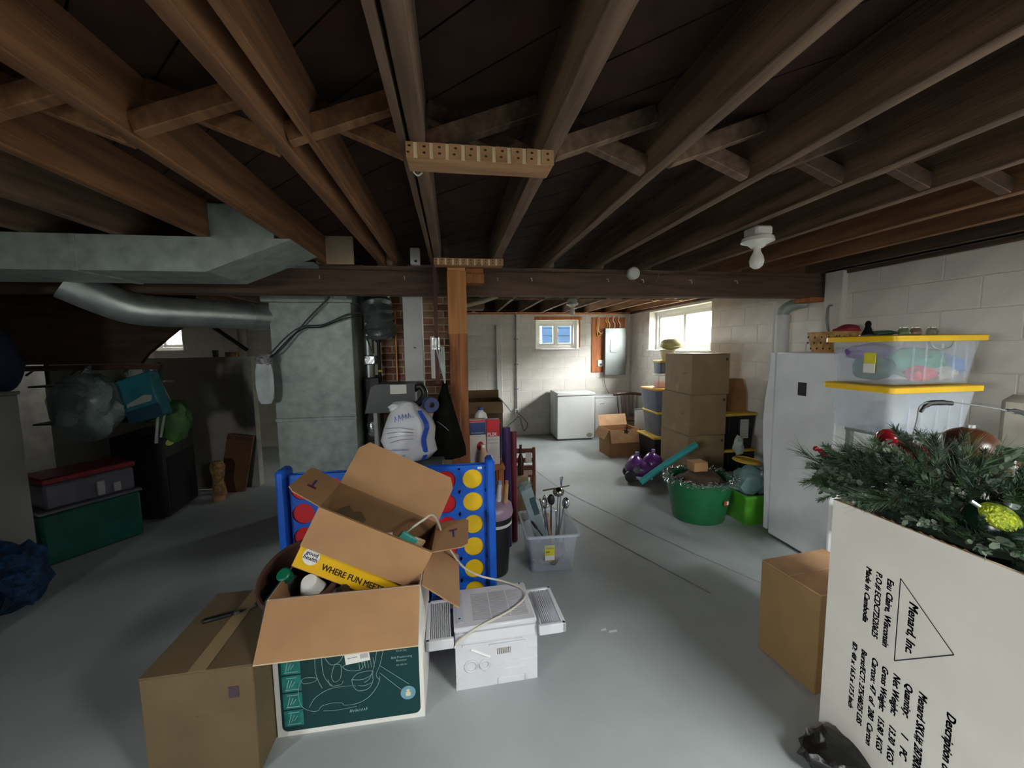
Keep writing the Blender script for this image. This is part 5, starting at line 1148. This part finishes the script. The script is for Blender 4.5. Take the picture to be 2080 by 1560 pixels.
# ---- purple ride-on toy
t = thing('ride_on_toy', 'glossy purple child ride-on toy in front of the totes', 'toy', (2.24, 4.33, 0), (0, 0, -.3))
pu = M('purple_gloss', '6a3a86', .25, var=.15, scale=8)
mb = MB(); mb.blob((-.10, 0, .19), (.10, .12, .10), 2, .15, 1.5); mb.blob((.10, .02, .20), (.12, .12, .125), 3, .15, 1.5); mb.blob((.0, 0, .14), (.23, .15, .10), 4, .08, 1.5); mb.build('body', pu, t)
for x, y, z, nm in ((-.08, 0, .29, 'handle'), (.11, .02, .32, 'handle')): MB().cyl((x, y, z-.03), (x, y, z+.05), .018, .022, 12).build(nm, M('lilac_plastic', '9a86b0', .4), t); 
for x in (-.17, .15):
    for y in (-.1, .1): MB().cyl((x, y-.02, .065), (x, y+.02, .065), .065, seg=18).build('wheel', M('grey_wheel', '4a484c', .6), t)
MB().blob((-.09, -.11, .15), (.05, .03, .05), 3, .2).build('grey_patch', m_grey, t)
# ---- pool noodle, green tub, tinsel, lime box and bags
a, b = Vector((1.84, 3.62, .24)), Vector((2.40, 3.55, .62))
tag(MB().tube([a, a*.5+b*.5+Vector((0, 0, .01)), b], .032, 14).build('pool_noodle', M('teal_foam', '2f8f93', .8, var=.06)), 'teal foam pool noodle sticking out of the green tub', 'pool noodle')
t = thing('green_tub', 'dark green plastic tub with silver tinsel round its rim', 'tub', (2.25, 3.28, 0)); gt = M('green_plastic', '1d6a40', .4, var=.08)
MB().lathe([(.22,0),(.23,.01),(.295,.36),(.305,.365),(.305,.385),(.285,.385),(.275,.34),(.21,.02),(.01,.02)], seg=40, sy=.92).build('wall', gt, t)
MB().tube([(.302*math.cos(a), .302*.92*math.sin(a), .385) for a in [i*math.pi/20 for i in range(41)]], .011, 8, False).build('rim', gt, t)
mb = MB(); mb.T = T(.10, -.245, .22, 0, 0, .38); mb.box(-.03, .02, -.006, -.002, -.02, .02, .001); la = mb.build('red_tag', M('red_tag', 'b23a2a', .6), t); mb = MB(); mb.T = T(.10, -.245, .22, 0, 0, .38); mb.box(.004, .028, -.009, -.006, -.018, .014); mb.build('white_tag', m_wht, la, 0)
mb = MB(); rnd = random.Random(5)
for k in range(1500):
    a = rnd.uniform(0, 2*math.pi); rr_ = .305+rnd.uniform(-.03, .03); c = Vector((2.25+rr_*math.cos(a), 3.28+rr_*.92*math.sin(a), .395+rnd.uniform(-.03, .02))); d = Vector((rnd.gauss(0,1), rnd.gauss(0,1), rnd.gauss(0,1))).normalized(); s_ = d.orthogonal().normalized()*.0016; ln_ = rnd.uniform(.02, .045)
    mb.add([c-s_, c+s_, c+d*ln_+s_, c+d*ln_-s_], [(0,1,2,3)])
ti = tag(mb.build('tinsel_garland', M('silver_tinsel', 'cfd2d2', .25, .9), None, 0), 'silver tinsel garland wound round the rim of the green tub', 'tinsel'); ti['kind'] = 'stuff'
lump('tub_cloth', 'brown cloth heaped inside the green tub', (2.27, 3.29, .33), (.2, .18, .12), 31, '4a3a2c')
tag(MB().box(2.16, 2.30, 3.22, 3.34, .45, .54, .006).build('small_carton', m_card), 'small brown carton on the heap in the green tub', 'cardboard box')
t = thing('lime_box', 'lime green plastic box between the green tub and the freezer', 'storage box', (2.72, 3.16, 0)); lm = M('lime_plastic', '4f9a2a', .4); mb = MB(); mb.ring([[(x, y, zz) for x, y in rrect(-a, a, -b, b, .03, 3)] for a, b, zz in ((.17,.13,0),(.195,.16,.26),(.18,.145,.26),(.155,.115,.02))]); mb.build('body', lm, t); mb = MB(); mb.ring([[(x, y, zz) for x, y in rrect(-a, a, -b, b, .03, 3)] for a, b, zz in ((.195,.16,.255),(.21,.175,.255),(.21,.175,.28),(.185,.15,.28),(.185,.15,.255))], True, False); mb.build('rim', lm, t)
tag(MB().blob((2.68, 3.18, .36), (.13, .12, .14), 14, .3).build('clear_bag', clear('teal_clear_film', (.7,.9,.9), (.35,.55,.55), .5, .2)), 'crumpled teal-tinted clear bag in the lime box', 'bag')
tag(MB().blob((2.80, 3.14, .35), (.09, .09, .12), 15, .3).build('clear_bag', m_clearbag), 'crumpled clear bag beside the teal-tinted one', 'bag')
t = thing('yellow_lid', 'loose yellow oval lid lying on the bags in the lime box', 'lid', (2.74, 3.28, .50), (.1, .15, 0)); MB().lathe([(.13,0),(.14,.006),(.135,.018),(.12,.02)], seg=28, sy=.7).build('plate', m_ylidd, t); MB().lathe([(.12,.02),(.124,.028),(.11,.03)], seg=28, sy=.7, cap=False).build('raised_ring', m_ylidd, t)
lump('white_tissue', 'white tissue paper behind the loose yellow lid', (2.76, 3.42, .62), (.05, .04, .09), 33, 'a9b4ac', 'tissue', .4)
# ================================================================== LEFT SIDE
# ---- stairs coming down on the left, boarded underneath
t = thing('staircase', 'dark boarded underside of the basement stairs on the left', 'staircase', (0, 0, 0), kind='structure'); sd_ = M('stair_dark_wood', '3a2418', .9, var=.3, scale=3, stretch=(1, 6, 6))
SP = [(-4.6, 1.53), (-2.52, 1.53), (-2.46, 1.61), (-2.11, 1.895), (-2.08, 2.12), (-4.6, 2.2)]
def spoly(y): return [(x-(y-3.6)*.70*(1 if x > -4 else 0), y, z) for x, z in SP]
MB().ring([spoly(3.60), spoly(3.63)]).build('stringer', sd_, t, 0); MB().ring([spoly(3.90), spoly(3.93)]).build('stringer', sd_, t, 0)
for k in range(9): MB().box(-4.6+k*.19, -4.6+k*.19+.184, 3.63, 3.90, 1.535, 1.555, .003).build('soffit_plank', sd_, t, 0)
a_, b_ = spoly(3.63), spoly(3.90)
for k in range(1, 4): MB().sheet(a_[k], b_[k], b_[k+1], a_[k+1], .02).build('soffit_plank', sd_, t, 0)
for k in range(4): MB().box(-2.75+.09*k, -2.5+.09*k, 3.63, 3.90, 1.76+.075*k, 1.785+.075*k, .004).build('tread', sd_, t, 0)
t = thing('bag_rail', 'thin dark rail with pegs under the stairs for hanging bags', 'rail', (-2.9, 3.57, 1.50)); MB().box(-.55, .55, -.02, .02, -.02, .02, .004).build('rail', sd_, t); 
for x in (-.35, -.05, .3): MB().cyl((x, 0, -.02), (x, -.05, -.05), .008, seg=8).build('peg', sd_, t)
# ---- half-height partition panel
pt = MB().box(-4.4, -2.33, 4.95, 5.05, 0, 1.55, .004).build('wall_partition', M('grey_partition', '9a948c', .8, var=.04), None); struct(pt, 'half-height grey partition panel on the left')
MB().box(-2.42, -2.325, 4.945, 5.055, 0, 1.55, .004).build('end_board', M('pale_partition_edge', 'a5a29c', .8), pt)
t = thing('wood_offcut', 'wood offcut lying on the partition top', 'wood block', (-2.55, 5.0, 1.55)); MB().box(-.06, .05, -.03, .03, 0, .055, .004).build('block', m_rackw, t); MB().box(.05, .075, -.02, .02, 0, .06, .004).build('end', m_pine, t)
t = thing('metal_can', 'dark tin standing on the partition top', 'tin', (-2.72, 5.0, 1.55)); MB().cyl((0,0,0), (0,0,.07), .03, seg=14).build('body', m_dkgrey, t); MB().cyl((0,0,.07), (0,0,.078), .032, seg=14).build('lid', m_black, t)
tag(MB().cyl((-3.35, 6.9, 0), (-3.35, 6.9, 2.2), .06, seg=18).build('drain_pipe', M('cream_pipe', 'b5b09c', .6)), 'cream drain pipe on the far wall behind the partition', 'pipe')
tag(MB().tube([(-3.98, 6.7, 2.25), (-3.25, 6.84, 1.62)], .03, 8).build('brace_pole', m_blackm), 'dark diagonal pole leaning before the drain pipe', 'pole')
# ---- hanging bags
t = thing('clear_hanging_bag', 'large clear plastic bag hanging under the stairs on the left', 'bag', (-2.85, 3.50, .92))
mb = MB(); mb.blob((0, 0, .27), (.24, .15, .27), 41, .22); mb.build('bag', m_clearbag, t); MB().blob((-.02, 0, .2), (.17, .1, .16), 42, .3).build('contents', M('teal_grey_contents', '48605e', .8, var=.4), t); MB().tube([(0, 0, .5), (.03, .02, .6)], [.05, .012], 8).build('neck', m_clearbag, t); MB().blob((-.05, -.11, .2), (.07, .02, .06), 43, .2).build('pale_label', M('pale_label', '8d9aa0', .7), t)
t = thing('teal_shopping_bag', 'teal printed bag hanging beside the clear bag', 'bag', (-2.44, 3.55, 1.08), (0, -.28, -.2))
MB().box(-.15, .15, -.05, .05, 0, .36, .012).build('bag', M('teal_bag', '1f6a74', .5), t); MB().box(-.1505, .1505, -.0515, -.05, .0, .10).build('navy_band', M('navy_band', '143a4c', .5), t, 0); mb = MB(); mb.prism([(-.12,.13),(.10,.13),(.12,.17),(.05,.19),(-.11,.155)], -.0518, -.0505); mb.build('pale_print', M('pale_print', '9a9c98', .7), t, 0); MB().tube(curve_pts([(-.08,0,.36),(-.05,0,.43),(.05,0,.43),(.08,0,.36)], 5), .006, 6).build('handle', MATS['teal_bag'], t)
t = thing('green_mesh_bag', 'green bag with white straps hanging below the teal bag', 'bag', (-2.37, 3.68, .86)); MB().blob((0, 0, .17), (.13, .07, .19), 44, .25).build('bag', M('green_bag', '3d6a2c', .6, var=.3), t); MB().tube([(-.06,-.06,.3),(-.1,-.07,.0)], .012, 6).build('strap', M('white_strap', '9fa8a0', .7), t); MB().tube([(0,0,.3),(-.03,-.06,.5),(-.06,-.11,.62)], .01, 6).build('strap', M('white_strap', '9fa8a0', .7), t); MB().tube([(-.0,-.07,.3),(-.06,-.07,.05)], .01, 6).build('strap', M('white_strap', '9fa8a0', .7), t)
tag(MB().blob((-3.35, 3.35, 1.55), (.22, .14, .27), 45, .15).build('navy_duffel', M('navy_cloth', '16243f', .8)), 'dark navy duffel hanging at the far left under the duct', 'bag')
tag(MB().box(-3.30, -2.98, 3.70, 3.72, 1.08, 1.36, .004).build('white_card', M('offwhite_card', 'a8a79c', .8)), 'off-white card propped behind the clear bag', 'card')
t = thing('picture_frame', 'pale empty frame propped under the stairs', 'frame', (-2.95, 3.78, 1.38)); MB().box(-.33, .33, 0, .015, 0, .1, .003).build('panel', M('offwhite_card2', '9a988e', .8), t); MB().box(-.34, .34, -.008, .02, -.018, 0, .003).build('rail', m_blackm, t); MB().box(-.34, .34, -.008, .02, .1, .118, .003).build('rail', m_blackm, t)
t = thing('storage_rack', 'dark wire rack holding cards and bags under the stairs', 'rack', (-3.0, 3.85, 0))
for x in (-.4, .45): MB().box(x-.012, x+.012, -.012, .012, 1.0, 1.53, .003).build('upright', m_blackm, t)
for z in (1.03, 1.34): MB().box(-.4, .45, -.17, .17, z, z+.015, .003).build('shelf', m_blackm, t)
# ---- grey cabinet at the left edge
t = thing('grey_cabinet', 'grey cabinet standing at the left edge', 'cabinet', (-3.24, 2.78, 0)); gc = M('grey_cabinet_paint', '8a8884', .7, var=.04)
MB().box(-.26, .26, -.38, .38, .0, 1.34, .006).build('body', gc, t); MB().box(-.27, .27, -.39, .39, 1.34, 1.36, .004).build('top', gc, t); MB().box(.26, .266, -.36, .1, .75, .98, .002).build('side_panel', M('pale_cab_panel', 'a19f9a', .7), t)
mb = MB(); mb.blob((-2.80, 2.82, .20), (.13, .15, .22), 47, .4, 3, 3, .001); tag(mb.build('blue_tinsel_bag', M('blue_shimmer', '123a66', .4, .2, var=.7, scale=40, bump=.8)), 'shimmering dark blue bag on the floor beside the grey cabinet', 'bag')
# ---- stacked totes and black speaker
ra = 1.02
t = thing('green_tote', 'dark teal-green tote on the floor at the left', 'tote', (-3.09, 3.66, 0), (0, 0, ra)); MB().box(-.30, .30, -.19, .19, 0, .40, .02).build('body', M('teal_green_plastic', '14584a', .45), t); MB().box(-.31, .31, -.2, .2, .40, .425, .008).build('lid', M('grey_clear_lid', '6a6c74', .4), t)
t = thing('red_lid_tote', 'clear tote with a dark red lid on the teal-green tote', 'tote', (-3.08, 3.66, .426), (0, 0, ra)); MB().box(-.27, .27, -.17, .17, 0, .20, .02).build('body', M('smoky_plastic', '6a6a78', .3), t); MB().box(-.28, .28, -.18, .18, .20, .25, .01).build('lid', M('dark_red_lid', '7c1c22', .45), t)
for x, h_ in ((.02, .14), (.12, .1)): MB().box(x, x+.05, -.185, -.17, .02, h_, .006).build('latch', M('pale_latch', 'b0aab0', .5), t)
t = thing('black_speaker', 'black loudspeaker box with a yellow-green sticker beside the totes', 'speaker', (-3.0, 4.37, 0), (0, 0, .12)); MB().box(-.21, .21, -.29, .27, .02, .83, .012).build('cabinet', m_black, t); MB().box(.21, .216, -.26, .24, .06, .6, .004).build('grille', M('speaker_cloth', '0c0c0c', .95), t)
mb = MB(); mb.T = T(.214, -.17, .74); mb.ring([[(0, .085*math.cos(a), .035*math.sin(a)) for a in [i*math.pi/10 for i in range(20)]], [(.002, .085*math.cos(a), .035*math.sin(a)) for a in [i*math.pi/10 for i in range(20)]]]); mb.build('oval_sticker', M('lime_sticker', 'b8d24a', .6), t, 0)
MB().cyl((.17,-.25,0),(.17,-.25,.02),.02).build('foot', m_grey, t); MB().cyl((.17,.22,0),(.17,.22,.02),.02).build('foot', m_grey, t); MB().cyl((-.17,-.25,0),(-.17,-.25,.02),.02).build('foot', m_grey, t); MB().cyl((-.17,.22,0),(-.17,.22,.02),.02).build('foot', m_grey, t)
t = thing('brown_board', 'brown wooden board leaning on the partition beside the speaker', 'board', (-2.56, 4.80, 0), (-.12, .16, 0)); MB().box(-.14, .14, -.012, .012, 0, .66, .004).build('board', M('brown_board', '6b4526', .7), t); MB().box(-.14, .14, -.016, -.012, .6, .64, .002).build('batten', M('brown_board2', '55351d', .7), t)
t = thing('straw_boot', 'tan woven boot-shaped basket standing before the brown board', 'basket', (-2.58, 4.60, 0)); tb = M('tan_weave', '8d6f44', .8, var=.3, scale=30); MB().lathe([(.07,0),(.085,.05),(.07,.15),(.055,.2),(.07,.28),(.085,.36),(.06,.42),(.02,.43)], seg=20, sx=.9, sy=.7).build('body', tb, t); MB().lathe([(.05,.0),(.055,.02),(.05,.06),(.01,.07)], (.03, -.06, 0), seg=16).build('toe', M('pink_tan', '9c7258', .8), t)
# ---- paper scraps on the floor
for k, (x, y, lb) in enumerate(((.83, 1.97, 'white paper scrap on the grey floor'), (.79, 1.99, 'tiny curled paper scrap beside the larger one'))):
    tag(MB().sheet((x,y,.004),(x+.045-.015*k,y-.008,.012),(x+.047-.015*k,y+.012,.010),(x+.004,y+.014,.004), .0006).build('paper_scrap', m_wht, None, 0), lb, 'paper')
